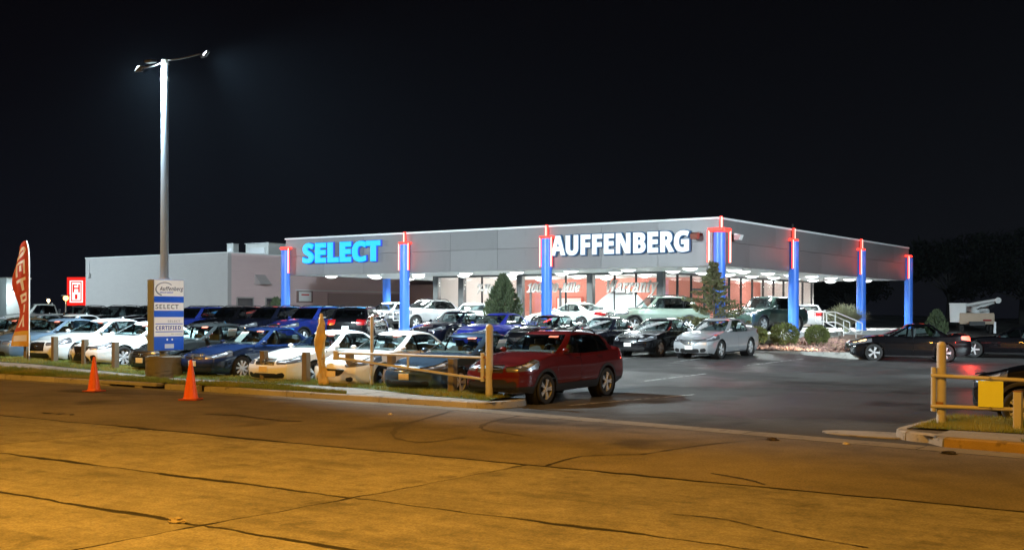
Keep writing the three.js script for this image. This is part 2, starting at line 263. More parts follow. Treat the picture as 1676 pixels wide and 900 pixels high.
  const sow = (n, x0, x1, a, b, y) => { for (let i = 0; i < n; i++) { const x = rnd(x0, x1), v = lerp(a(x), b(x), rnd()); if (fbm(x / 40 + 3, v / 40 + 3, 16, 5, 3) * 0.8 + rnd(0.35) > 0.42) spots.push([x, y(x, v), v]); } };
  sow(16000, -44, -18.9, v0, walk0, (x, v) => vergeY(x, v) + 0.015); sow(16000, -44, -14.9, walk1, (x) => lerp(22.5, 21.3, smooth(x, -20, -16)), (x, v) => vergeY(x, v) + 0.03);
  sow(9000, -5.7, 3, () => 19.75, () => 22.3, () => 0.15); sow(1500, -3.75, 3, (x) => kerbV(x) + 0.22, (x) => kerbV(x) + 0.5, () => 0.16);
  const tufts = shade(new THREE.InstancedMesh(blade, gm, spots.length)); tufts.name = 'grass'; tag(tufts, 'short mown grass along the kerb and round the bollards', 'grass'); tufts.userData.kind = 'stuff';
  const mt = new THREE.Matrix4(), q = new THREE.Quaternion(), col = new THREE.Color();
  spots.forEach(([x, y, v], i) => { q.setFromAxisAngle(V(0, 1, 0), rnd(6.28)); const s = rnd(0.55, 1.25); mt.compose(V(x, y, -v), q, V(s, s * rnd(0.6, 1.1), s)); tufts.setMatrixAt(i, mt); const d = smooth(fbm(x / 30 + 9, v / 30 + 9, 32, 7, 3), 0.4, 0.7) * 0.7 + rnd(0.3); tufts.setColorAt(i, col.setRGB(lerp(0.13, 0.3, d), lerp(0.2, 0.28, d), lerp(0.04, 0.07, d))); });
  scene.add(tufts);
}

// ---------------------------------------------------------------- the showroom
const FX0 = -47.07, FX1 = -21.1, FV0 = 45.06, FV1 = 72.1, SOF = 4.1, TOP = 6.1;
const panelMats = [0, 1, 2].map((i) => std([0.205 + i * 0.012, 0.2 + i * 0.012, 0.205 + i * 0.012], { roughness: 0.5, metalness: 0.25, map: wallMap }));
{
  structure('display_platform', merge([box(28.4, PLAT + 0.4, 29.2, -34.4, (PLAT - 0.4) / 2 - 0.02, -59.3)]), M.walk);
  structure('platform_edge', merge([box(28.7, 0.26, 29.5, -34.4, PLAT - 0.14, -59.3)]), std([0.7, 0.71, 0.7], { roughness: 0.6, map: wallMap }));
  structure('platform_floor', sheet(-48.7, -20.1, 44.6, 73.9, 2, 2, () => PLAT + 0.004), std([0.58, 0.58, 0.57], { roughness: 0.45, map: wallMap }));
  const b = thing('showroom', 'glass-walled showroom under a wide square grey canopy', 'car showroom', [0, 0, 0]);
  // canopy: soffit, roof, panelled fascia and pale coping
  const cx = (FX0 + FX1) / 2, cz = -(FV0 + FV1) / 2, cw = FX1 - FX0, cd = FV1 - FV0;
  part('soffit', box(cw - 0.2, 0.12, cd - 0.2, cx, SOF + 0.06, cz), std([0.74, 0.76, 0.76], { roughness: 0.6, map: wallMap }), b);
  part('roof', box(cw - 0.3, 0.15, cd - 0.3, cx, TOP - 0.25, cz), std([0.2, 0.2, 0.2]), b);
  const nP = 9, wp = cw / nP, dp = cd / nP;
  for (let i = 0; i < nP; i++) for (const [y0, y1] of [[SOF - 0.03, 5.1], [5.112, TOP - 0.07]]) {
    const mt = panelMats[(i * 5 + (y0 > 5 ? 1 : 0)) % 3];
    part('fascia_panel', box(wp - 0.014, y1 - y0, 0.2, FX0 + (i + 0.5) * wp, (y0 + y1) / 2, -FV0 - 0.1), mt, b);
    part('fascia_panel', box(0.2, y1 - y0, dp - 0.014, FX1 - 0.1, (y0 + y1) / 2, -FV0 - 0.2 - (i + 0.5) * (cd - 0.2) / nP), mt, b);
    part('fascia_panel', box(0.2, y1 - y0, dp - 0.014, FX0 + 0.1, (y0 + y1) / 2, -FV0 - 0.2 - (i + 0.5) * (cd - 0.2) / nP), mt, b);
  }
  part('fascia_backing', merge([box(cw - 0.3, 1.9, 0.05, cx, 5.08, -FV0 - 0.17), box(0.05, 1.9, cd - 0.4, FX1 - 0.17, 5.08, cz), box(0.05, 1.9, cd - 0.4, FX0 + 0.17, 5.08, cz), box(cw - 0.1, 1.98, 0.2, cx, 5.07, -FV1 + 0.1)]), M.plastic, b);
  const copingMat = std([0.72, 0.73, 0.74], { roughness: 0.4 });
  part('coping', merge([rbox(cw + 0.1, 0.09, 0.34, cx, TOP - 0.02, -FV0 - 0.12, 0.015), rbox(0.34, 0.09, cd - 0.3, FX1 - 0.12, TOP - 0.022, cz - 0.1, 0.015), rbox(0.34, 0.09, cd - 0.3, FX0 + 0.12, TOP - 0.022, cz - 0.1, 0.015)]), copingMat, b);
  // pavilion: dark aluminium frame, panes, doors
  const PX0 = -41.2, PX1 = -27.0, PV0 = 51.05, PV1 = 71.6, fr = std([0.1, 0.105, 0.11], { roughness: 0.4, metalness: 0.5 }), thinM = std([0.03, 0.03, 0.032], { roughness: 0.4, metalness: 0.5 });
  const pane = phy([0.93, 0.97, 0.96], { roughness: 0.02, transmission: 1, thickness: 0, ior: 1.45 });
  const y0 = PLAT, y1 = SOF;
  const posts = [-41.2, -39.4, -35.45, -31.05, -27.0];
  for (const x of posts) part('post', rbox(0.36, y1 - y0, 0.3, x, (y0 + y1) / 2, -PV0, 0.02), fr, b);
  for (let i = 0; i < posts.length - 1; i++) {
    const n = i === 0 ? 1 : 3, a = posts[i] + 0.18, c = posts[i + 1] - 0.18, w = (c - a) / n;
    for (let k = 0; k < n; k++) {
      part('pane', box(w - 0.05, y1 - y0 - 0.2, 0.01, a + (k + 0.5) * w, (y0 + y1) / 2, -PV0), pane, b);
      if (k) part('mullion', box(0.055, y1 - y0, 0.12, a + k * w, (y0 + y1) / 2, -PV0), thinM, b);
    }
  }
  const nR = 13, wR = (PV1 - PV0 - 0.4) / nR;
  for (let k = 0; k < nR; k++) { part('pane', box(0.01, y1 - y0 - 0.2, wR - 0.06, PX1, (y0 + y1) / 2, -PV0 - 0.2 - (k + 0.5) * wR), pane, b); part('mullion', box(0.12, y1 - y0, 0.055, PX1, (y0 + y1) / 2, -PV0 - 0.2 - (k + 1) * wR), thinM, b); }
  part('transom', box(0.1, 0.1, wR * 2, PX1, y0 + 2.15, -PV0 - 0.2 - 3 * wR), thinM, b);
  part('sill', merge([box(PX1 - PX0, 0.1, 0.16, (PX0 + PX1) / 2, y0 + 0.05, -PV0), box(0.16, 0.1, PV1 - PV0, PX1, y0 + 0.05, -(PV0 + PV1) / 2)]), fr, b);
  part('head', merge([box(PX1 - PX0, 0.1, 0.17, (PX0 + PX1) / 2, y1 - 0.05, -PV0), box(0.17, 0.1, PV1 - PV0, PX1, y1 - 0.05, -(PV0 + PV1) / 2)]), fr, b);
  // entrance doors: heavier frames in the third bay
  for (const s of [0, 1]) { const dx = -34.3 + s * 0.98, d = part('door', merge([box(0.09, 2.2, 0.1, dx - 0.45, y0 + 1.1, -PV0 + 0.07), box(0.09, 2.2, 0.1, dx + 0.45, y0 + 1.1, -PV0 + 0.07), box(0.81, 0.1, 0.1, dx, y0 + 2.15, -PV0 + 0.07), box(0.81, 0.22, 0.1, dx, y0 + 0.2, -PV0 + 0.07)]), fr, b); part('handle', rod(V(dx + (s ? -0.36 : 0.36), y0 + 0.8, -PV0 + 0.16), V(dx + (s ? -0.36 : 0.36), y0 + 1.5, -PV0 + 0.16), 0.016), M.chrome, d); }
  // the room behind the glass
  const salmon = std([0.66, 0.23, 0.18], { roughness: 0.8, map: wallMap }), pale = std([0.75, 0.66, 0.64], { roughness: 0.8, map: wallMap });
  part('back_wall', box(PX1 - PX0 - 0.4, y1 - y0, 0.15, (PX0 + PX1) / 2, (y0 + y1) / 2, -59.5), salmon, b);
  part('inner_wall', merge([box(0.15, y1 - y0, 12, -30.6, (y0 + y1) / 2, -65.55)]), salmon, b);
  part('side_wall', box(0.15, y1 - y0, PV1 - PV0, PX0 - 0.05, (y0 + y1) / 2, -(PV0 + PV1) / 2), pale, b);
  part('rear_wall', box(PX1 - PX0, y1 - y0, 0.15, (PX0 + PX1) / 2, (y0 + y1) / 2, -PV1 - 0.1), pale, b);
  for (const [x, v, w, h, c] of [[-37.6, 59.35, 1.7, 1.6, 0], [-33.7, 59.35, 0.9, 2.1, 1], [-30.2, 59.35, 1.6, 1.5, 0]]) { const f = part('alcove', box(w, h, 0.06, x, y0 + 0.2 + h / 2, -v + 0.02), c ? std([0.75, 0.25, 0.08]) : pale, b); part('alcove_frame', merge([box(w + 0.16, 0.08, 0.1, x, y0 + 0.24 + h, -v + 0.03), box(0.08, h, 0.1, x - w / 2 - 0.04, y0 + 0.2 + h / 2, -v + 0.03), box(0.08, h, 0.1, x + w / 2 + 0.04, y0 + 0.2 + h / 2, -v + 0.03)]), std([0.5, 0.1, 0.07]), f); }
  for (const [x, z, w, k] of [[-38.6, -56, 1.8, 0.9], [-33, -55.5, 2.2, 0.95], [-29.2, -56.5, 1.4, 0.9], [-28.7, -64, 0.9, 0.9]]) { // counters and desks
    const dsk = thing('service_desk', ['pale desk inside the showroom behind the left panes', 'pale desk inside the showroom behind the entrance doors', 'pale desk inside the showroom near its front corner', 'pale desk inside the showroom along the right-hand glass'][[-38.6, -33, -29.2, -28.7].indexOf(x)], 'desk', [x, PLAT + 0.004, z]);
    part('desk_top', rbox(w, 0.05, 0.75, 0, 0.78 * k, 0), M.white, dsk); part('desk_front', box(w - 0.1, 0.74 * k, 0.04, 0, 0.37 * k, 0.3), pale, dsk); part('desk_side', merge([box(0.04, 0.74 * k, 0.6, -w / 2 + 0.05, 0.37 * k, 0), box(0.04, 0.74 * k, 0.6, w / 2 - 0.05, 0.37 * k, 0)]), pale, dsk);
  }
  // pale vinyl hills stuck on the glass
  const vinyl = phy([0.5, 0.53, 0.55], { roughness: 0.9, transmission: 0.35, thickness: 0 });
  const hill = (x0, x1, h, skew) => { const s = new THREE.Shape(); s.moveTo(x0, 0); for (let i = 0; i <= 24; i++) { const t = i / 24; s.lineTo(lerp(x0, x1, t), h * Math.pow(Math.sin(Math.PI * Math.pow(t, skew)), 0.75)); } s.lineTo(x1, 0); return new THREE.ShapeGeometry(s); };
  part('window_graphic', hill(-31.9, -27.2, 2.05, 1.25).translate(0, y0 + 0.1, -PV0 + 0.02), vinyl, b);
  part('window_graphic', hill(-39.2, -36.2, 1.25, 0.7).translate(0, y0 + 0.1, -PV0 + 0.02), vinyl, b);
  part('window_graphic', hill(0, 6.5, 1.7, 1.3).rotateY(Math.PI / 2).translate(PX1 + 0.02, y0 + 0.1, -60.5), vinyl, b);
  // rooftop units, mast
  const pole = thing('utility_pole', 'dark utility pole with crossarm rising behind the canopy roof', 'utility pole', [-37.6, 0.8, -95]);
  part('pole', rod(V(0, 0, 0), V(0, 8.9, 0), 0.16, 10, 0.1), std([0.06, 0.05, 0.045]), pole); part('crossarm', box(2.2, 0.12, 0.12, 0, 8.1, 0), std([0.06, 0.05, 0.045]), pole); for (const x of [-0.95, -0.5, 0.5, 0.95]) part('insulator', cyl(0.05, 0.03, 0.16, x, 8.16, 0, 8), M.steel, pole);
}
// the blue columns with red neon sleeves
const blueMat = std([0.045, 0.19, 0.78], { roughness: 0.38 });
const neonMat = glow(1, 0.03, 0.02, 4), coreMat = glow(1, 0.45, 0.36, 3), capMat = std([0.3, 0.03, 0.02]);
{
  const cols = [ // x, v, tall, which sides wear neon, label
    [-21.1, 45.06, 1, 'corner', 'blue round column with double red neon frame at the near canopy corner'],
    [-29.73, 45.06, 1, 'front', 'blue round column with red neon cap left of the long white name letters'],
    [-38.37, 45.06, 1, 'front', 'blue round column with red neon cap just right of the blue letters'],
    [-46.95, 45.06, 0, 'front', 'blue round column with low red neon cap at the far left canopy corner'],
    [-21.1, 53.1, 1, 'side', 'first blue column with red neon on the dark right-hand side of the canopy'],
    [-21.1, 62.9, 1, 'side', 'second blue column with red neon on the dark side, beside the stair railing'],
    [-21.1, 71.65, 0, 'side', 'last blue column with low red neon cap at the far right canopy corner'],
    [-46.95, 53.3, 0, 'none', 'plain blue column without neon under the left edge of the canopy'],
  ];
  const fin = rbox(0.13, 0.56, 0.13, 0, 5.86, 0, 0.05);
  for (const [x, v, tall, kind, label] of cols) {
    const c = thing('column', label, 'column', [x, 0, -v], 0, 'blue neon columns of the canopy');
    const H = kind === 'none' ? SOF : tall ? 5.5 : 5.45, out = kind === 'side' ? [0.13, 0] : kind === 'front' ? [0, 0.13] : kind === 'corner' ? [0.06, 0.06] : [0, 0];
    part('shaft', cyl(0.25, 0.25, H - PLAT, out[0], PLAT, out[1], 28), blueMat, c);
    part('base_ring', cyl(0.3, 0.27, 0.12, out[0], PLAT + 0.005, out[1], 28), blueMat, c);
    if (kind === 'none') continue;
    const y0 = 4.2, y1 = 5.56, r = kind === 'corner' ? 0.06 : 0.046, a = 0.31, pts = [], core = [];
    const up = (dx, dz) => { pts.push(rod(V(dx, y0, dz), V(dx, y1, dz), r, 8)); const ox = kind === 'front' ? 0 : r * 0.75, oz = kind === 'side' ? 0 : r * 0.75; core.push(rod(V(dx + ox, y0, dz + oz), V(dx + ox, y1, dz + oz), r * 0.62, 8)); };
    const bar = (p, q) => pts.push(rod(V(p[0], y1, p[1]), V(q[0], y1, q[1]), r * 1.5, 8));
    if (kind === 'front') { const z = 0.2; if (tall) up(-a, z); up(a, z); bar([-a, z], [a, z]); bar([-a, z], [-a, 0.02]); bar([a, z], [a, 0.02]); }
    if (kind === 'side') { const q = 0.2; if (tall) up(q, -a); up(q, a); bar([q, -a], [q, a]); bar([q, -a], [0.02, -a]); bar([q, a], [0.02, a]); }
    if (kind === 'corner') { up(-a, 0.36); up(0.36, -a); bar([-a, 0.36], [0.36, 0.36]); bar([0.36, 0.36], [0.36, -a]); }
    part('neon_tube', merge(pts), neonMat, c); if (core.length) part('neon_core', merge(core), coreMat, c);
    part('sleeve_plate', kind === 'front' ? box(0.66, 0.03, 0.2, 0, y1 - 0.06, 0.11) : kind === 'side' ? box(0.2, 0.03, 0.66, 0.11, y1 - 0.06, 0) : box(0.66, 0.03, 0.66, 0.03, y1 - 0.06, 0.03), capMat, c);
    if (tall) { const fx = kind === 'side' ? 0.14 : kind === 'corner' ? 0.2 : 0, fz = kind === 'front' ? 0.14 : kind === 'corner' ? 0.2 : 0; part('neon_fin', fin.clone().translate(fx, 0, fz), neonMat, c); part('neon_core', rbox(0.06, 0.5, 0.06, fx + (kind === 'front' ? 0 : 0.05), 5.86, fz + (kind === 'side' ? 0 : 0.05), 0.025), coreMat, c); }
    const l = new THREE.PointLight(lin(1, 0.1, 0.06), kind === 'corner' ? 3 : 1.6, 0, 2); l.position.set(x + (kind === 'side' ? 1.1 : kind === 'corner' ? 1 : 0), 5.0, -v + (kind === 'front' ? 1.1 : kind === 'corner' ? 1 : 0)); l.castShadow = true; l.shadow.radius = 14; scene.add(l);
  }
}
// round ceiling lights in the soffit
{
  const disc = new THREE.SphereGeometry(0.36, 28, 8, 0, Math.PI * 2, Math.PI / 2, Math.PI / 2).scale(1, 0.42, 1), rim = new THREE.TorusGeometry(0.37, 0.03, 8, 28).rotateX(Math.PI / 2), discMat = glow(0.93, 1, 0.98, 2.6), rimMat = M.white;
  const where = []; // two rings along the front and right-hand sides, some on the left, some inside
  for (const v of [46.9, 49.6]) for (let i = 0; i < 8; i++) where.push([-45.4 + i * 3.15 + (v > 48 ? 0.9 : 0), v, 'front']);
  for (const x of [-22.9, -25.4]) for (let i = 0; i < 7; i++) where.push([x, 51.6 + i * 3.0 + (x < -24 ? 0.8 : 0), 'right']);
  for (let i = 0; i < 5; i++) where.push([-44.6, 52.6 + i * 3.6, 'left']);
  const side = { front: 'front', right: 'right-hand', left: 'left-hand' }, count = {};
  for (const [x, v, s] of where) {
    const row = s + (s === 'front' ? v : x); count[row] = (count[row] ?? 0) + 1;
    const n = ['first', 'second', 'third', 'fourth', 'fifth', 'sixth', 'seventh', 'eighth'][count[row] - 1];
    const l = thing('ceiling_light', `round white soffit light, ${n} ${s === 'front' ? 'from the left in' : 'from the street in'} the ${s === 'left' ? 'single' : (v === 46.9 || x === -22.9) ? 'outer' : 'inner'} row of the ${side[s]} side`, 'ceiling light', [x, SOF, -v], 0, 'round soffit lights of the canopy');
    part('light_disc', disc, discMat, l).position.y = -0.012; part('rim', rim, rimMat, l).position.y = -0.01;
    const p = new THREE.SpotLight(lin(0.9, 1, 0.97), s === 'left' ? 110 : 60, 0, 1.48, 0.4, 2); p.position.set(x, SOF - 0.2, -v); p.target.position.set(x, 0, -v); p.castShadow = true; p.shadow.radius = 12; scene.add(p, p.target);
  }
  // ceiling panels inside
  const inn = [[-38.5, 54.5], [-34, 54.5], [-29.8, 54.5], [-38.5, 57.6], [-34, 57.6], [-28.7, 60], [-28.7, 64.5], [-28.7, 69]];
  const words = ['front left', 'front middle', 'front right', 'rear left', 'rear middle', 'nearest along the right glass', 'middle along the right glass', 'farthest along the right glass'];
  inn.forEach(([x, v], i) => {
    const l = thing('ceiling_light', `round light on the ceiling inside the showroom, ${words[i]}`, 'ceiling light', [x, SOF, -v], 0, 'lights inside the showroom');
    part('light_disc', disc, discMat, l).position.y = -0.012; part('rim', rim, rimMat, l).position.y = -0.01;
    const p = new THREE.PointLight(lin(1, 0.97, 0.92), 17, 0, 2); p.position.set(x, SOF - 0.35, -v); p.castShadow = true; p.shadow.radius = 12; scene.add(p);
  });
}
// letters
function word(text, f, size, depth, width, bevel = 0) { // glyph geometries on a baseline, stretched to a width
  const out = []; let x = 0; const sc = size / f.data.resolution;
  for (const ch of text) { const g = f.data.glyphs[ch]; if (ch !== ' ') out.push([ch, new TextGeometry(ch, { font: f, size, depth, curveSegments: 6, bevelEnabled: bevel > 0, bevelThickness: bevel * 0.6, bevelSize: bevel, bevelSegments: 2 }), x]); x += g.ha * sc; }
  const k = width / x; return out.map(([ch, g, px]) => [ch, g.scale(k, 1, 1), px * k]);
}
function channelSign(text, x, y, z, size, width, face, halo, label, name) {
  const s = thing(name, label, 'sign', [x, y, z]);
  const fat = word(text, font, size, 0.04, width, 0.075), faces = word(text, font, size, 0.03, width, text === 'SELECT' ? 0.05 : 0.03);
  fat.forEach(([ch, g, px], i) => {
    const l = part('letter_return', g.translate(px, 0, 0.05), halo, s); part('letter_face', faces[i][1].translate(px, 0, 0.155), face, l);
  });
  return s;
}
channelSign('SELECT', -45.62, 4.75, -FV0, 0.98, 5.6, glow(0.0, 0.5, 1.0, 1.5), glow(0.0, 0.05, 0.9, 0.9), 'large glowing cyan SELECT letters with blue edges on the canopy fascia', 'letter_sign');
channelSign('AUFFENBERG', -29.45, 4.72, -FV0, 0.86, 7.1, glow(0.82, 0.95, 1.0, 1.35), glow(0.01, 0.12, 0.34, 0.55), 'large glowing white AUFFENBERG letters on the canopy fascia', 'letter_sign');
{
  const r1 = new THREE.RectAreaLight(lin(0.02, 0.4, 1), 4, 5.5, 0.9); r1.position.set(-42.85, 5.2, -FV0 + 0.55); r1.lookAt(-42.85, 5.2, 0); scene.add(r1);
  const r2 = new THREE.RectAreaLight(lin(0.85, 0.95, 1), 2.5, 7.1, 0.8); r2.position.set(-25.8, 5.1, -FV0 + 0.55); r2.lookAt(-25.8, 5.1, 0); scene.add(r2);
}
{ // script lettering on the showroom glass
  const grey = std([0.42, 0.41, 0.4], { roughness: 0.7 });
  const txt = [['7-Year', -38.3, 3.1, 1.75, 0.5], ['100,000', -34.95, 3.15, 1.95, 0.46], ['Mile', -32.75, 3.15, 1.1, 0.46], ['Warranty', -30.15, 3.1, 2.95, 0.62]];
  for (const [t, x, y, w, size] of txt) {
    const s = thing('letter_sign', `pale raised ${t} lettering across the showroom glass`, 'sign', [x, y, -50.9]);
    for (const [ch, g, px] of word(t, serif, size, 0.06, w, 0.02)) { g.applyMatrix4(new THREE.Matrix4().makeShear(0, 0, 0.28, 0, 0, 0)); part('letter', g.translate(px, 0, 0), grey, s); }
  }
}
// bird-house shaped floodlights at the corner of the fascia
for (const [x, z, ry, label] of [[-22.05, -FV0 + 0.16, 0, 'small dark floodlight at the end of the white letters'], [-20.94, -46.3, Math.PI / 2, 'small pale wedge floodlight on the dark side of the fascia corner']]) {
  const f = thing('floodlight', label, 'floodlight', [x, 5.35, z], ry);
  const s = new THREE.Shape(); s.moveTo(0, 0.14); s.lineTo(0.3, 0.05); s.lineTo(0.22, -0.14); s.lineTo(0, -0.14);
  part('housing', new THREE.ExtrudeGeometry(s, { depth: 0.3, bevelEnabled: true, bevelSize: 0.01, bevelThickness: 0.01, bevelSegments: 1 }).rotateY(-Math.PI / 2).translate(0.15, 0, 0.04), ry ? M.white : std([0.2, 0.06, 0.04]), f);
  part('bracket', box(0.08, 0.16, 0.06, 0, 0, 0.0), M.steel, f);
}

// ---------------------------------------------------------------- service building behind, on the left
{
  const b = thing('service_building', 'plain grey service building with a mauve side wall left of the canopy', 'building', [0, 0, 0]);
  const X0 = -70.6, X1 = -56, V0 = 48.7, V1 = 84, T = 5.73, g0 = 0.4;
  const grey = std([0.43, 0.4, 0.395], { roughness: 0.85, map: wallMap }), mauve = std([0.64, 0.47, 0.47], { roughness: 0.85, map: wallMap });
  part('front_wall', box(X1 - X0, T - g0, 0.3, (X0 + X1) / 2, (T + g0) / 2, -V0 - 0.15), grey, b);
  part('side_wall', box(0.3, T - g0, V1 - V0 - 0.3, X1 - 0.15, (T + g0) / 2, -(V0 + V1) / 2 - 0.15), mauve, b);
  part('rear_wall', merge([box(X1 - X0 - 0.3, T - g0, 0.3, (X0 + X1) / 2 - 0.15, (T + g0) / 2, -V1 + 0.15), box(0.3, T - g0, V1 - V0 - 0.6, X0 + 0.15, (T + g0) / 2, -(V0 + V1) / 2)]), grey, b);
  part('roof', box(X1 - X0 - 0.6, 0.2, V1 - V0 - 0.6, (X0 + X1) / 2, T - 0.4, -(V0 + V1) / 2), std([0.15, 0.15, 0.15]), b);
  part('coping', merge([rbox(X1 - X0 + 0.08, 0.07, 0.38, (X0 + X1) / 2, T + 0.03, -V0 - 0.15, 0.012), rbox(0.38, 0.07, V1 - V0 - 0.4, X1 - 0.15, T + 0.03, -(V0 + V1) / 2 - 0.2, 0.012)]), std([0.55, 0.55, 0.55]), b);
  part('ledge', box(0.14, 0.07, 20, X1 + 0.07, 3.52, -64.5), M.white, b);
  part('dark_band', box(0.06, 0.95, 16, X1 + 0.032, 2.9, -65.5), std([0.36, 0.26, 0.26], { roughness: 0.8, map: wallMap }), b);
  for (const [v, w] of [[50.1, 1.3], [52.6, 1.5]]) { const wf = part('window', merge([box(0.1, 0.08, w + 0.12, X1 + 0.02, 2.96, -v), box(0.1, 0.08, w + 0.12, X1 + 0.02, 1.76, -v), box(0.1, 1.12, 0.07, X1 + 0.02, 2.36, -v - w / 2 - 0.02), box(0.1, 1.12, 0.07, X1 + 0.02, 2.36, -v + w / 2 + 0.02)]), std([0.3, 0.27, 0.26]), b); part('pane', box(0.02, 1.12, w, X1 + 0.012, 2.36, -v), phy([0.02, 0.022, 0.03], { roughness: 0.05 }), wf); }
  const aw = new THREE.Shape(); aw.moveTo(0, 0); aw.lineTo(0.55, -0.55); aw.lineTo(0.55, -0.62); aw.lineTo(0, -0.62);
  part('awning', new THREE.ExtrudeGeometry(aw, { depth: 0.9, bevelEnabled: false }).translate(X1 + 0.003, 4.45, -51.8), std([0.4, 0.36, 0.36]), b);
  part('garage_door', box(0.05, 2.4, 3.2, X1 + 0.03, 1.9, -76.5), std([0.2, 0.17, 0.17]), b);
  const sg = thing('wall_sign', 'small white sign in a dark frame on the mauve side wall', 'sign', [X1, 3.1, -55.3]);
  part('sign_board', box(0.05, 0.62, 1.15, 0.06, 0, 0), M.white, sg); part('sign_frame', merge([box(0.08, 0.09, 1.45, 0.04, 0.36, 0), box(0.08, 0.09, 1.45, 0.04, -0.36, 0), box(0.08, 0.63, 0.15, 0.04, 0, 0.65), box(0.08, 0.63, 0.15, 0.04, 0, -0.65)]), std([0.2, 0.13, 0.12]), sg); part('red_strip', box(0.01, 0.1, 0.7, 0.091, 0.12, 0), std([0.5, 0.05, 0.05]), sg);
  const w2 = thing('link_building', 'low pink link wall between showroom and service building', 'building', [0, 0, 0]);
  part('front_wall', box(14.6, 3.9, 0.25, -48.65, 2.15, -66), std([0.5, 0.38, 0.37], { roughness: 0.85, map: wallMap }), w2);
  part('roof', box(14.6, 0.2, 5, -48.65, 4.0, -68.65), std([0.15, 0.15, 0.15]), w2);
  part('garage_door', box(3.0, 2.3, 0.08, -46.3, 2.3, -65.84), std([0.2, 0.19, 0.19]), w2);
  part('garage_door', box(2.0, 1.9, 0.08, -43.0, 2.1, -65.84), std([0.25, 0.24, 0.24]), w2);
  { const wl = thing('wall_lamp', 'small unlit box lamp high at the left end of the grey building', 'wall lamp', [-70.15, 4.55, -V0]); part('housing', rbox(0.34, 0.26, 0.2, 0, 0, 0.1, 0.03), M.galv, wl); part('lamp_glass', box(0.28, 0.03, 0.15, 0, -0.14, 0.11), M.white, wl); part('conduit', rod(V(0, 0.13, 0.03), V(0, 1.05, 0.03), 0.02, 6), M.steel, wl); }
  for (const [x, v, w, h, l] of [[-57.7, 50.6, 0.6, 0.98, 'small roof vent on the service building, left of the larger unit'], [-58.0, 53.8, 2.2, 1.15, 'low grey rooftop unit at the right end of the service building']]) {
    const u = thing('rooftop_unit', l, 'rooftop unit', [x, T - 0.3, -v]); part('casing', rbox(w, h, w * 0.8, 0, h / 2, 0, 0.03), M.galv, u); part('grille', box(w * 0.7, h * 0.4, 0.03, 0, h * 0.55, w * 0.4 + 0.01), M.steel, u); part('cap', rbox(w * 1.04, 0.05, w * 0.86, 0, h + 0.02, 0, 0.01), M.steel, u);
  }
}
// ---------------------------------------------------------------- cars
// A car faces +x in its own frame, y up; its left side is -z. A shell is lofted from station curves and cut into panels by fields.
function splitBy(geo, f) { // cuts triangles along f = 0; returns [inside, outside]
  const P = geo.attributes.position.array, N = geo.attributes.normal.array, inP = [], inN = [], outP = [], outN = [];
  const put = (poly, p, n) => { for (let i = 1; i < poly.length - 1; i++) for (const q of [poly[0], poly[i], poly[i + 1]]) { p.push(q[0], q[1], q[2]); n.push(q[3], q[4], q[5]); } };
  for (let t = 0; t < P.length; t += 9) {
    const v = [0, 3, 6].map((o) => [P[t + o], P[t + o + 1], P[t + o + 2], N[t + o], N[t + o + 1], N[t + o + 2]]), d = v.map((q) => f(q[0], q[1], q[2]));
    if (d[0] > 0 && d[1] > 0 && d[2] > 0) { put(v, inP, inN); continue; }
    if (d[0] <= 0 && d[1] <= 0 && d[2] <= 0) { put(v, outP, outN); continue; }
    const a = [], b = [];
    for (let i = 0; i < 3; i++) { const j = (i + 1) % 3; (d[i] > 0 ? a : b).push(v[i]); if ((d[i] > 0) !== (d[j] > 0)) { const s = d[i] / (d[i] - d[j]), m = v[i].map((q, k) => q + (v[j][k] - q) * s); a.push(m); b.push(m); } }
    put(a, inP, inN); put(b, outP, outN);
  }
  const mk = (p, n) => { const g = new THREE.BufferGeometry(); g.setAttribute('position', new THREE.Float32BufferAttribute(p, 3)); g.setAttribute('normal', new THREE.Float32BufferAttribute(n, 3)); return g; };
  return [mk(inP, inN), mk(outP, outN)];
}
const empty = (g) => !g || !g.attributes.position.count;
function offset(geo, d) { const g = geo.clone(), p = g.attributes.position.array, n = g.attributes.normal.array; for (let i = 0; i < p.length; i++) p[i] += n[i] * d; return g; }
class Surf { // quads in named regions over shared, smoothly shaded vertices
  constructor() { this.p = []; this.q = []; }
  v(x, y, z) { this.p.push(x, y, z); return this.p.length / 3 - 1; }
  quad(a, b, c, d, r) { this.q.push([a, b, c, d, r]); }
  build() {
    const idx = []; for (const [a, b, c, d] of this.q) idx.push(a, b, c, a, c, d);
    let g = new THREE.BufferGeometry(); g.setAttribute('position', new THREE.Float32BufferAttribute(this.p, 3)); g.setIndex(idx);
    const key = new Map(), rep = []; for (let i = 0; i < this.p.length / 3; i++) { const k = [0, 1, 2].map((o) => Math.round(this.p[i * 3 + o] * 2e3)).join(','); if (!key.has(k)) key.set(k, i); rep[i] = key.get(k); }
    g.setIndex(idx.map((i) => rep[i])); g.computeVertexNormals();
    const P = this.p, N = g.attributes.normal.array, out = {};
    for (const [a, b, c, d, r] of this.q) { const o = (out[r] ??= { p: [], n: [] }); for (const i of [a, b, c, a, c, d]) { const k = rep[i]; o.p.push(P[i * 3], P[i * 3 + 1], P[i * 3 + 2]); o.n.push(N[k * 3], N[k * 3 + 1], N[k * 3 + 2]); } }
    const geos = {}; for (const [r, o] of Object.entries(out)) { const q = new THREE.BufferGeometry(); q.setAttribute('position', new THREE.Float32BufferAttribute(o.p, 3)); q.setAttribute('normal', new THREE.Float32BufferAttribute(o.n, 3)); geos[r] = q; }
    return geos;
  }
}
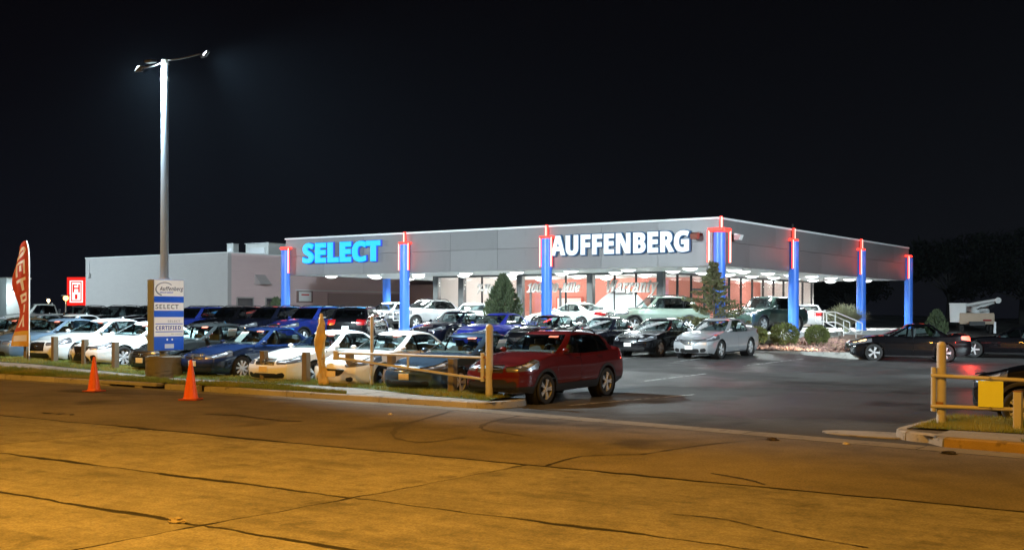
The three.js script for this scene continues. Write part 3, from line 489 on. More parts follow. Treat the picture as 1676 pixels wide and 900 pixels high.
const join = (list) => { const l = list.filter((g) => !empty(g)); if (!l.length) return null; const p = [], n = []; for (const g of l) { const q = g.index ? g.toNonIndexed() : g; for (const x of q.attributes.position.array) p.push(x); for (const x of q.attributes.normal.array) n.push(x); } const g = new THREE.BufferGeometry(); g.setAttribute('position', new THREE.Float32BufferAttribute(p, 3)); g.setAttribute('normal', new THREE.Float32BufferAttribute(n, 3)); return g; };

function carShapes(S) {
  const { L, W, wb, fo, R, gc, hn, hc, hb, hd, H } = S, xf = wb / 2, xr = -wb / 2, X1 = xf + fo, X0 = X1 - L, Ra = R + (S.archGap ?? 0.055), hw = W / 2;
  const xc = S.xc, xw = S.xw, xrr = S.xrr, xbl = S.xbl;
  const ytop = pchip([[X0, hd - 0.07], [X0 + 0.12, hd - 0.01], [Math.min(xbl - 0.05, X0 + 0.4), hd + 0.01], [xbl + 0.05, S.hbr ?? hb + 0.03], [(xbl + xc) / 2, hb], [xc, hc], [lerp(xc, X1, 0.5), lerp(hn, hc, 0.66)], [X1 - 0.28, hn + 0.05], [X1, hn]].filter((p, i, a) => i === 0 || p[0] > a[i - 1][0] + 0.02));
  const drop = pchip([[X0, 0.09], [xbl, 0.05], [xc - 0.4, 0.045], [xc + 0.2, S.hoodDrop ?? 0.075], [X1 - 0.3, 0.1], [X1, 0.1]]);
  const half = pchip([[X0, hw * (S.tailW ?? 0.84)], [X0 + 0.2, hw * 0.93], [X0 + 0.75, hw * 0.985], [0, hw], [X1 - 0.8, hw * 0.985], [X1 - 0.3, hw * 0.93], [X1, hw * (S.noseW ?? 0.78)]]);
  const nf = pchip([[gc, 0.1], [gc + 0.12, 0.02], [0.46, 0], [Math.max(0.52, hn - 0.16), 0.02], [hn, 0.07], [hn + 0.12, 0.16]].map(([y, o]) => [y, o * (S.noseRake ?? 1)]).filter((p, i, a) => i === 0 || p[0] > a[i - 1][0] + 0.01));
  const nr = pchip([[gc, 0.14], [gc + 0.16, 0.03], [0.55, 0], [hd - 0.18, 0.05], [hd, 0.08], [hd + 0.1, 0.14]]);
  const ybot = (x) => { let y = gc + 0.05 * smooth(x, X1 - 0.5, X1) + 0.1 * smooth(-x, -X0 - 0.55, -X0); for (const a of [xf, xr]) { const d = Math.abs(x - a); if (d < Ra) y = Math.max(y, R + Math.sqrt(Ra * Ra - d * d)); } return y; };
  const warp = (x, y) => x - nf(y) * smooth(x, X1 - 0.55, X1) ** 1.5 + nr(y) * smooth(-x, -X0 - 0.5, -X0) ** 1.5;
  let st = []; for (let i = 0; i <= 46; i++) st.push(lerp(X0, X1, i / 46)); for (const a of [xf, xr]) for (let i = 0; i <= 16; i++) st.push(a - Ra * Math.cos(Math.PI * i / 16) * (i === 0 || i === 16 ? 1.001 : 1)); st.push(X1 - 0.03, X1 - 0.08, X0 + 0.03, X0 + 0.08);
  st.sort((a, b) => a - b); st = st.filter((x, i) => i === 0 || x - st[i - 1] > 0.006);
  const ns = 12, nt = 7, n = ns + nt, surf = new Surf(), grid = [];
  const zsh = (x) => half(x) * 0.955;
  const section = (x) => { const w = half(x), yb = ybot(x), yt = ytop(x), ys = yt - drop(x), o = [];
    for (let i = 0; i <= ns; i++) { const s = i / ns, y = lerp(yb, ys, s), h = (y - gc) / (ys - gc), cr = S.crease ? 0.012 * Math.exp(-(((h - 0.72) / 0.09) ** 2)) : 0; o.push([y, w * (1 - 0.07 * Math.max(0, (0.42 - h) / 0.42) ** 2 - 0.045 * Math.max(0, (h - 0.5) / 0.5) ** 2) + cr]); }
    for (let i = 1; i <= nt; i++) { const t = i / nt, tt = t * t * (3 - 2 * t) * 0.5 + t * 0.5; o.push([ys + (yt - ys) * (1 - (1 - tt) ** 3), zsh(x) * (1 - tt)]); }
    return o; };
  for (const s of [1, -1]) {
    const g = st.map((x) => section(x).map(([y, z]) => surf.v(warp(x, y), y, s * z))); grid.push(g);
    for (let i = 0; i < st.length - 1; i++) for (let j = 0; j < n; j++) {
      const xm = (st[i] + st[i + 1]) / 2, open = xm < xc - 0.12 && xm > (S.cabinRear ?? xbl + 0.1) && j >= ns + 2;
      if (open) continue;
      const q = [g[i][j], g[i + 1][j], g[i + 1][j + 1], g[i][j + 1]]; s > 0 ? surf.quad(q[0], q[1], q[2], q[3], 'shell') : surf.quad(q[3], q[2], q[1], q[0], 'shell');
    }
  }
  for (const end of [0, st.length - 1]) { // rounded nose and tail caps
    const x = st[end], sec = section(x), m = 12, rows = sec.map(([y, z]) => { const r = []; for (let k = 0; k <= m; k++) { const u = (k / m) * 2 - 1; r.push(surf.v(warp(x, y) + (end ? 1 : -1) * (end ? S.bulge ?? 0.13 : 0.07) * (1 - u * u) * (z / sec[3][1]) ** 2, y, u * z)); } return r; });
    for (let j = 0; j < rows.length - 1; j++) for (let k = 0; k < m; k++) { const q = [rows[j][k], rows[j][k + 1], rows[j + 1][k + 1], rows[j + 1][k]]; end ? surf.quad(q[3], q[2], q[1], q[0], 'shell') : surf.quad(q[0], q[1], q[2], q[3], 'shell'); }
  }
  let shell = surf.build().shell;
  const out = {};
  const cut = (name, f, gap = 0) => { const [a, b] = splitBy(shell, f); shell = b; if (empty(a)) return; out[name] = gap ? splitBy(a, (x, y, z) => f(x, y, z) - gap)[0] : a; };
  const min = Math.min, abs = Math.abs;
  const ysurf = (x, z) => { const t = 1 - min(1, abs(z) / zsh(x)); return ytop(x) - drop(x) * (1 - t) ** 3; };
  // lamps and grilles
  const zn = half(X1), hlx = S.lampLen ?? 0.62, hy = S.lampY ?? hn - 0.13, hh = S.lampH ?? 0.13, sw = S.lampSweep ?? 0.22, zi = S.lampIn ?? 0.56;
  for (const s of [-1, 1]) cut('headlight' + s, (x, y, z) => min(x - (X1 - hlx), s * z - zi * zn, y - (hy + sw * (X1 - x) * 0.55 - 0.03), hy + hh + sw * (X1 - x) - y, ytop(x) - drop(x) * 0.6 - y));
  const gy0 = S.grilleY0 ?? hy - 0.05, gy1 = S.grilleY1 ?? hy + hh - 0.01, gz = S.grilleZ ?? ((y) => zn * 0.5);
  cut('grille', (x, y, z) => min(x - (X1 - 0.4), y - gy0, gy1 - y, gz(y) - abs(z)));
  if (S.grille2) cut('lower_grille', (x, y, z) => min(x - (X1 - 0.4), y - S.grille2[0], S.grille2[1] - y, S.grille2[2] * zn - abs(z) - 0.3 * (y - S.grille2[0])));
  for (const s of [-1, 1]) if (S.fog) cut('fog_recess' + s, (x, y, z) => min(x - (X1 - 0.45), s * z - S.fog[0] * zn, S.fog[1] * zn - s * z, y - S.fog[2], S.fog[3] - y - 0.2 * (S.fog[1] * zn - s * z)));
  const tz = half(X0), ty0 = S.tailY0 ?? hd - 0.3, ty1 = S.tailY1 ?? hd - 0.1;
  for (const s of [-1, 1]) cut('taillight' + s, (x, y, z) => min(X0 + (S.tailLen ?? 0.4) - x, s * z - (S.tailIn ?? 0.5) * tz, y - ty0 - 0.15 * (x - X0), ty1 - y));
  if (S.clad) cut('bumper_skirt', (x, y, z) => min(x - (X1 - 0.75), gc + 0.13 - y));
  if (S.clad) cut('cladding', (x, y, z) => min(abs(z) - hw * 0.5, Math.max(gc + 0.17 - y, Ra + 0.065 - Math.hypot(x - xf, y - R), Ra + 0.065 - Math.hypot(x - xr, y - R))));
  else cut('sill', (x, y, z) => min(abs(z) - hw * 0.6, gc + 0.055 - y, X1 - 0.55 - x, x - X0 - 0.6));
  // doors, hood, boot
  const xA = xf - Ra - 0.16, xB = S.xB, xC = S.xC, dy0 = gc + (S.clad ? 0.17 : 0.1), lim = (x, y) => ytop(x) - drop(x) * 0.75 - y;
  for (const s of [-1, 1]) {
    cut('door_front' + s, (x, y, z) => min(x - xB, xA + 0.12 * smooth(y, 0.3, 0.9) - x, y - dy0, s * z - hw * 0.5, lim(x, y)), 0.0045);
    if (xC !== undefined) cut('door_rear' + s, (x, y, z) => min(x - xC - 0.2 * smooth(y, 0.85, 0.4) * 0 , xB - x, y - dy0, s * z - hw * 0.5, lim(x, y), Math.hypot(x - xr, y - R) - Ra - 0.07), 0.0045);
  }
  cut('hood', (x, y, z) => min(x - xc - 0.02, X1 - 0.2 - x, zsh(x) * 0.83 - abs(z), y - (ytop(x) - drop(x) * 0.9)), 0.0045);
  if (!S.noBoot) cut('trunk_lid', (x, y, z) => min(xbl - 0.06 - x, hw * 0.7 - abs(z), y - Math.max(0.62, hd - 0.36)), 0.0045);
  // greenhouse
  const gh = new Surf(), zb = S.zb ?? hw * 0.9, wr = S.wr ?? hw * 0.68, cols = [];
  const rx = (xrr + xw) / 2, rh = (xw - xrr) / 2, crown = S.crown ?? 0.05, yroof = (x) => { const q = (x - rx - (S.roofPeak ?? 0)) / rh; return H - crown - (S.roofDrop ?? 0.05) * q * q; };
  const bB = 0.2, bR = 0.1, add = (bx, bz, tx, tz2, next) => cols.push({ bx, bz, tx, tz: tz2, next });
  for (let i = 0; i <= 6; i++) { const u = i / 6; add(xc - bB * u * u, u * zb * 0.87, xw - bR * u * u, u * wr * 0.9, i < 6 ? 'windshield' : 'pillar'); }
  const A = [xc - bB - 0.17, xw - bR - 0.13];
  const side = S.side; // list of [base x, roof x, region up to there]
  add(A[0], zb, A[1], wr, side[0][2]);
  let last = A; const zt = (x, a, b) => 1 - 0.05 * Math.max(0, (0 - x) / 2) ** 2 * (S.taper ?? 1);
  side.forEach(([b, t, r], k) => { const m = r.startsWith('side_window') ? 4 : 1; for (let i = 1; i <= m; i++) { const u = i / m, bx = lerp(last[0], b, u), tx = lerp(last[1], t, u), fin = i === m; add(bx, zb * zt(bx), tx, wr * zt(tx), fin ? (side[k + 1]?.[2] ?? 'pillar') : r); } last = [b, t]; });
  for (let i = 0; i <= 5; i++) { const u = 1 - i / 5; add(xbl + 0.14 * u * u, u * zb * (S.blW ?? 0.8) * zt(xbl), xrr + 0.08 * u * u, u * wr * 0.88 * zt(xrr), 'rear_window'); }
  const lev = [0, 0.07, 0.3, 0.55, 0.8, S.headT ?? 0.93, 1], rings = [0.86, 0.6, 0.3, 0];
  for (const s of [1, -1]) {
    const g = cols.map((c) => {
      const yb = ysurf(clamp(c.bx, X0 + 0.1, X1 - 0.1), c.bz) - 0.03, ye = yroof(c.tx) - 0.012, col = [];
      for (const t of lev) { const b = 0.035 * Math.sin(Math.PI * t) * (c.bz / zb), fx = 0.03 * Math.sin(Math.PI * t) * (c.bz < zb * 0.86 ? (c.bx > 0 ? 1 : -0.8) : 0); col.push(gh.v(lerp(c.bx, c.tx, t) + fx, lerp(yb, ye, t), s * (lerp(c.bz, c.tz, t) + b))); }
      for (const k of rings) { const tx = rx + (c.tx - rx) * (1 - (1 - k) * 0.3); col.push(gh.v(tx, yroof(tx) + crown * (1 - k * k * k), s * c.tz * k)); }
      return col;
    });
    for (let i = 0; i < cols.length - 1; i++) for (let j = 0; j < lev.length + rings.length - 1; j++) {
      const glass = j >= 1 && j < 5, reg = cols[i].next, r = j >= 6 ? 'roof' : glass ? (reg === 'pillar' ? reg : reg === 'trim' ? 'window_pillar' + s + '_' + i : reg.startsWith('side') ? reg + s : reg) : j === 0 || j === 5 ? (reg === 'windshield' || reg === 'rear_window' ? 'trim' : 'pillar') : 'roof';
      const q = [g[i][j], g[i + 1][j], g[i + 1][j + 1], g[i][j + 1]]; s > 0 ? gh.quad(q[3], q[2], q[1], q[0], r) : gh.quad(q[0], q[1], q[2], q[3], r);
    }
  }
  const G = gh.build();
  out.roof = G.roof; out.body = join([shell, G.pillar]); out.trim = G.trim;
  for (const k of Object.keys(G)) if (/_window|windshield/.test(k) || /window_pillar/.test(k)) out[k] = offset(G[k], -0.006);
  // dark floor, wheel wells, firewall
  const fl = box(L - 0.5, 0.12, W * 0.74, (X0 + X1) / 2, gc + 0.16, 0), eng = box(X1 - xc - 0.12, hn - gc - 0.22, W * 0.66, (X1 + xc) / 2 - 0.1, (hn + gc) / 2, 0), bt = box(xbl - X0 - 0.15, hd - gc - 0.25, W * 0.66, (xbl + X0) / 2 + 0.02, (hd + gc) / 2, 0);
  const wells = []; for (const a of [xf, xr]) for (const s of [-1, 1]) wells.push(new THREE.CylinderGeometry(Ra + 0.02, Ra + 0.02, 0.3, 20, 1, true, -Math.PI / 2 - 0.35, Math.PI + 0.7).rotateX(s > 0 ? Math.PI / 2 : Math.PI / 2).translate(a, R, s * (hw - 0.19)));
  out.underbody = join([fl, eng, S.noBoot ? null : bt, ...wells].filter(Boolean));
  const dash = rbox(0.4, 0.22, W * 0.76, xc - 0.42, hb - 0.06, 0, 0.06); out.dashboard = dash;
  out.doorcards = null;
  S.dims = { X0, X1, xf, xr, Ra, hw, ysurf, zb, wr, yroof, warp, half, zsh, A, ytop };
  return out;
}
// seats, mirrors, wheels and other pieces shared by all kinds
const seatGeo = merge([rbox(0.5, 0.16, 0.5, 0.05, 0.42, 0, 0.06), rbox(0.14, 0.62, 0.48, 0, 0, 0, 0.06).rotateZ(0.3).translate(-0.28, 0.76, 0), rbox(0.1, 0.18, 0.26, -0.4, 1.12, 0, 0.05)]);
const benchGeo = merge([rbox(0.5, 0.16, 1.2, 0.05, 0.42, 0, 0.06), rbox(0.14, 0.6, 1.24, 0, 0, 0, 0.06).rotateZ(0.35).translate(-0.3, 0.74, 0), rbox(0.09, 0.14, 0.24, -0.42, 1.06, 0.38, 0.04), rbox(0.09, 0.14, 0.24, -0.42, 1.06, -0.38, 0.04)]);
const steerGeo = new THREE.TorusGeometry(0.18, 0.016, 8, 22).rotateY(Math.PI / 2).rotateZ(-0.4);
const mirrorGeo = (s) => { const g = new THREE.SphereGeometry(1, 16, 10).scale(0.07, 0.055, 0.088); const arm = box(0.07, 0.035, 0.12, 0.02, -0.045, -s * 0.08); return merge([g, arm]); };
const mirrors = { '1': mirrorGeo(1), '-1': mirrorGeo(-1) };
const handleGeo = rbox(0.2, 0.03, 0.03, 0, 0, 0, 0.014), plateGeo = rbox(0.02, 0.15, 0.31, 0, 0, 0, 0.006), emblemGeo = new THREE.TorusGeometry(0.055, 0.012, 6, 20).rotateY(Math.PI / 2).scale(1, 0.75, 1), finGeo = new THREE.ConeGeometry(0.04, 0.1, 8).scale(2.2, 1, 0.5);
const tyreGeo = (R, w = 0.21) => new THREE.LatheGeometry([[R * 0.66, -w / 2 + 0.02], [R * 0.7, -w / 2], [R * 0.9, -w / 2 - 0.005], [R * 0.97, -w / 2 + 0.02], [R, -w / 2 + 0.05], [R, w / 2 - 0.05], [R * 0.97, w / 2 - 0.02], [R * 0.9, w / 2 + 0.005], [R * 0.7, w / 2], [R * 0.66, w / 2 - 0.02]].map((p) => new THREE.Vector2(...p)), 32).rotateX(Math.PI / 2);
function rimGeo(R, style, n) { // outer face towards +z
  const r = R * 0.68, g = [new THREE.LatheGeometry([[r, -0.09], [r * 0.96, 0.06], [r * 0.99, 0.09], [r, 0.095]].map((p) => new THREE.Vector2(...p)), 32).rotateX(Math.PI / 2), new THREE.CylinderGeometry(0.05, 0.06, 0.05, 14).rotateX(Math.PI / 2).translate(0, 0, 0.07)];
  for (let i = 0; i < n; i++) {
    const a = i * 2 * Math.PI / n, blade = (da, w0, w1, sk) => { const s = new THREE.Shape(); s.moveTo(0.03, -w0); s.lineTo(r * 0.97, -w1 + sk); s.lineTo(r * 0.97, w1 + sk); s.lineTo(0.03, w0); const q = new THREE.ExtrudeGeometry(s, { depth: 0.025, bevelEnabled: true, bevelSize: 0.005, bevelThickness: 0.006, bevelSegments: 1 }); q.translate(0, 0, 0.055); q.rotateZ(a + da); return q; };
    if (style === 'double') g.push(blade(-0.13, 0.014, 0.017, 0), blade(0.13, 0.014, 0.017, 0)); else if (style === 'turbine') g.push(blade(0, 0.018, 0.028, 0.06)); else g.push(blade(0, 0.03, 0.02, 0));
  }
  return merge(g);
}
const discGeo = (R) => merge([new THREE.CylinderGeometry(R * 0.66, R * 0.66, 0.02, 24).rotateX(Math.PI / 2).translate(0, 0, -0.02)]);

const glassMat = phy([0.6, 0.7, 0.7], { roughness: 0.02, transmission: 1, thickness: 0, ior: 1.5 });
const tintMat = phy([0.08, 0.09, 0.095], { roughness: 0.02, transmission: 1, thickness: 0, ior: 1.5 });
const lensMat = phy([0.95, 0.97, 1], { roughness: 0.03, transmission: 1, thickness: 0, ior: 1.5 });
const reflectorMat = std([0.66, 0.67, 0.69], { roughness: 0.3, metalness: 0.35 });
const bezelMat = std([0.2, 0.2, 0.21], { roughness: 0.25, metalness: 0.5 });
const amberMat = phy([0.6, 0.2, 0.02], { roughness: 0.2, clearcoat: 1 });
const tailMat = phy([0.3, 0.008, 0.01], { roughness: 0.15, clearcoat: 1, clearcoatRoughness: 0.03 });
const interiorMat = std([0.11, 0.115, 0.12], { roughness: 0.9 }), tanMat = std([0.3, 0.26, 0.2], { roughness: 0.9 });
const plateMat = std([0.72, 0.72, 0.7], { roughness: 0.5 }), stickerMat = std([0.85, 0.2, 0.12], { roughness: 0.7 }), paperMat = std([0.8, 0.82, 0.82], { roughness: 0.8 });
const grilleMat = std([0.012, 0.012, 0.013], { roughness: 0.4 });
const paints = {}; const paintOf = (r, g, b, metal = 0.15) => paints[[r, g, b]] ??= phy([r, g, b], { roughness: 0.32, metalness: metal, clearcoat: 1, clearcoatRoughness: 0.03, specularIntensity: Math.max(r, g, b) < 0.02 ? 0.08 : 0.35 });

const trimMat = phy([0.004, 0.004, 0.005], { roughness: 0.25, specularIntensity: 0.2 });
const kinds = {};
function kind(name, S) {
  const shapes = carShapes(S), D = S.dims;
  for (const k of Object.keys(shapes)) if (empty(shapes[k])) delete shapes[k];
  const tyre = tyreGeo(S.R, S.tyreW), rim = rimGeo(S.R, S.rim ?? 'double', S.spokes ?? 5), disc = discGeo(S.R);
  kinds[name] = { S, D, shapes, tyre, rim, disc };
}
const sedan = { L: 4.85, W: 1.85, wb: 2.78, fo: 0.93, R: 0.345, gc: 0.19, hn: 0.8, hc: 1.03, hb: 1.0, hd: 1.09, H: 1.49, xc: 0.98, xw: 0.08, xrr: -1.0, xbl: -1.72, xB: -0.14, xC: -1.18, side: [[-0.12, -0.12, 'side_window_front'], [-0.2, -0.2, 'trim'], [-1.28, -0.86, 'side_window_rear'], [-1.5, -0.98, 'pillar']], grille2: [0.26, 0.4, 0.7], fog: [0.62, 0.94, 0.27, 0.44], spokes: 5, roofDrop: 0.06, crease: 1, wr: 0.6 };
kind('sedan', sedan);
kind('sedan_turbine', { ...sedan, rim: 'turbine', spokes: 9 });
kind('compact', { ...sedan, L: 4.6, W: 1.8, wb: 2.68, fo: 0.92, H: 1.5, hn: 0.81, hc: 1.04, hb: 1.01, hd: 1.12, xc: 1.02, xw: 0.1, xrr: -0.98, xbl: -1.62, xC: -1.14, lampLen: 0.85, lampSweep: 0.26, lampH: 0.1, grilleY0: 0.42, grilleY1: 0.6, grilleZ: (y) => 0.3 + 0.12 * smooth(y, 0.4, 0.6), grille2: null, fog: [0.62, 0.92, 0.28, 0.42], side: [[-0.1, -0.1, 'side_window_front'], [-0.17, -0.17, 'trim'], [-1.26, -0.86, 'side_window_rear'], [-1.44, -0.95, 'pillar']], rim: 'double' });
kind('vsedan', { ...sedan, L: 4.63, W: 1.76, wb: 2.7, fo: 0.9, H: 1.51, hn: 0.81, hc: 1.04, hb: 1.0, hd: 1.11, xc: 1.0, xw: 0.1, xrr: -1.0, xbl: -1.66, xC: -1.14, lampLen: 0.75, lampSweep: 0.24, lampH: 0.12, grilleY0: 0.5, grilleY1: 0.74, grilleZ: (y) => 0.12 + 0.4 * smooth(y, 0.48, 0.74), grille2: [0.25, 0.4, 0.6], rim: 'double', spokes: 5 });
kind('luxury_sedan', { ...sedan, L: 4.96, W: 1.9, wb: 2.91, fo: 0.88, R: 0.36, H: 1.47, hn: 0.8, hc: 1.03, xc: 1.08, xw: 0.16, xrr: -1.0, xbl: -1.86, xC: -1.24, lampH: 0.1, lampLen: 0.6, grilleY0: 0.46, grilleY1: 0.75, grilleZ: () => 0.38, grille2: [0.24, 0.4, 0.82], fog: null, rim: 'spoke', spokes: 10, side: [[-0.08, -0.08, 'side_window_front'], [-0.16, -0.16, 'trim'], [-1.4, -0.9, 'side_window_rear'], [-1.6, -1.02, 'pillar']] });
kind('sport_sedan', { ...sedan, L: 4.68, W: 1.82, wb: 2.8, fo: 0.88, R: 0.35, H: 1.45, hn: 0.78, lampH: 0.09, lampLen: 0.55, grilleY0: 0.25, grilleY1: 0.72, grilleZ: (y) => 0.22 + 0.28 * Math.abs(y - 0.5) / 0.25, grille2: null, fog: [0.66, 0.95, 0.26, 0.48], rim: 'double', spokes: 7 });
const suv = { ...sedan, L: 4.47, W: 1.8, wb: 2.67, fo: 0.88, R: 0.345, gc: 0.27, hn: 0.94, hc: 1.16, hb: 1.12, hd: 1.2, H: 1.61, xc: 0.98, xw: 0.16, xrr: -1.42, xbl: -1.92, xB: -0.12, xC: -1.12, lampY: 0.8, lampH: 0.14, lampLen: 0.62, lampSweep: 0.14, grilleY0: 0.74, grilleY1: 0.92, grille2: [0.38, 0.6, 0.72], fog: [0.66, 0.95, 0.38, 0.58], clad: 1, noBoot: 1, hbr: 1.16, cabinRear: -1.8, tailIn: 0.55, tailLen: 0.3, tailY0: 0.86, tailY1: 1.08, side: [[-0.1, -0.1, 'side_window_front'], [-0.17, -0.17, 'trim'], [-1.06, -1.0, 'side_window_rear'], [-1.14, -1.07, 'trim'], [-1.6, -1.3, 'side_window_back'], [-1.78, -1.42, 'pillar']], roofDrop: 0.05, roofPeak: 0.2, rails: 1, rim: 'double', spokes: 5, tailW: 0.88, wr: 0.64, blW: 0.86, noseRake: 0.8 };
kind('crossover', suv);
kind('suv', { ...suv, L: 4.75, W: 1.88, wb: 2.78, H: 1.72, R: 0.36, gc: 0.28, hn: 0.95, hc: 1.18, hb: 1.14, hd: 1.2, hbr: 1.18, xc: 0.92, xw: 0.28, xrr: -1.6, xbl: -2.02, cabinRear: -1.9, lampY: 0.82, grilleY0: 0.72, grilleY1: 0.95, tailY0: 0.92, tailY1: 1.16, wr: 0.7, side: [[-0.1, -0.1, 'side_window_front'], [-0.17, -0.17, 'trim'], [-1.1, -1.06, 'side_window_rear'], [-1.18, -1.13, 'trim'], [-1.72, -1.48, 'side_window_back'], [-1.9, -1.6, 'pillar']] });
kind('jeep', { ...suv, L: 4.82, W: 1.94, wb: 2.91, fo: 0.84, H: 1.76, R: 0.38, gc: 0.3, hn: 1.02, hc: 1.2, hb: 1.16, hd: 1.22, hbr: 1.2, xc: 0.98, xw: 0.4, xrr: -1.6, xbl: -2.0, cabinRear: -1.9, noseW: 0.86, bulge: 0.08, noseRake: 0.5, lampY: 0.85, lampH: 0.13, lampLen: 0.42, lampSweep: 0.06, lampIn: 0.62, grilleY0: 0.84, grilleY1: 1.0, grilleZ: () => 0.46, grille2: [0.38, 0.62, 0.6], tailY0: 0.94, tailY1: 1.18, wr: 0.72, slots: 7, rails: 0, side: [[-0.06, -0.06, 'side_window_front'], [-0.13, -0.13, 'trim'], [-1.1, -1.06, 'side_window_rear'], [-1.2, -1.15, 'trim'], [-1.74, -1.5, 'side_window_back'], [-1.9, -1.62, 'pillar']] });
kind('coupe', { ...sedan, L: 4.95, W: 1.92, wb: 2.85, fo: 0.96, R: 0.355, H: 1.43, hn: 0.8, hc: 1.02, hb: 1.0, hd: 1.06, xc: 0.72, xw: 0.0, xrr: -1.0, xbl: -1.85, xB: -0.55, xC: undefined, lampH: 0.09, lampLen: 0.3, lampSweep: 0.05, grilleY0: 0.62, grilleY1: 0.76, grilleZ: () => 0.72, grille2: [0.26, 0.42, 0.6], noseW: 0.86, bulge: 0.06, side: [[-0.5, -0.4, 'side_window_front'], [-0.56, -0.45, 'trim'], [-1.36, -0.9, 'side_window_rear'], [-1.6, -1.0, 'pillar']], rim: 'spoke', spokes: 5, headT: 0.9 });
kind('sport_coupe', { ...kinds.coupe.S, L: 4.6, W: 1.85, wb: 2.7, fo: 0.9, H: 1.33, hn: 0.7, hc: 0.93, hb: 0.9, hd: 0.98, xbl: -1.7, lampLen: 0.6, lampSweep: 0.2, grilleY0: 0.3, grilleY1: 0.6, grilleZ: () => 0.4, grille2: null });
kind('pickup', { ...suv, L: 5.6, W: 1.98, wb: 3.5, fo: 0.92, H: 1.86, R: 0.39, gc: 0.36, hn: 1.08, hc: 1.28, hb: 1.26, hd: 1.28, hbr: 1.26, xc: 1.25, xw: 0.72, xrr: -0.55, xbl: -0.8, cabinRear: -0.7, xB: 0.2, xC: -0.7, noseW: 0.9, bulge: 0.06, noseRake: 0.5, lampY: 0.9, lampH: 0.2, lampLen: 0.35, lampSweep: 0.05, lampIn: 0.66, grilleY0: 0.78, grilleY1: 1.07, grilleZ: () => 0.55, grille2: [0.46, 0.64, 0.6], clad: 0, rails: 0, tailY0: 0.86, tailY1: 1.2, wr: 0.76, blW: 0.9, side: [[0.22, 0.2, 'side_window_front'], [0.12, 0.1, 'trim'], [-0.62, -0.48, 'side_window_rear'], [-0.72, -0.54, 'pillar']], roofDrop: 0.03, roofPeak: 0 });

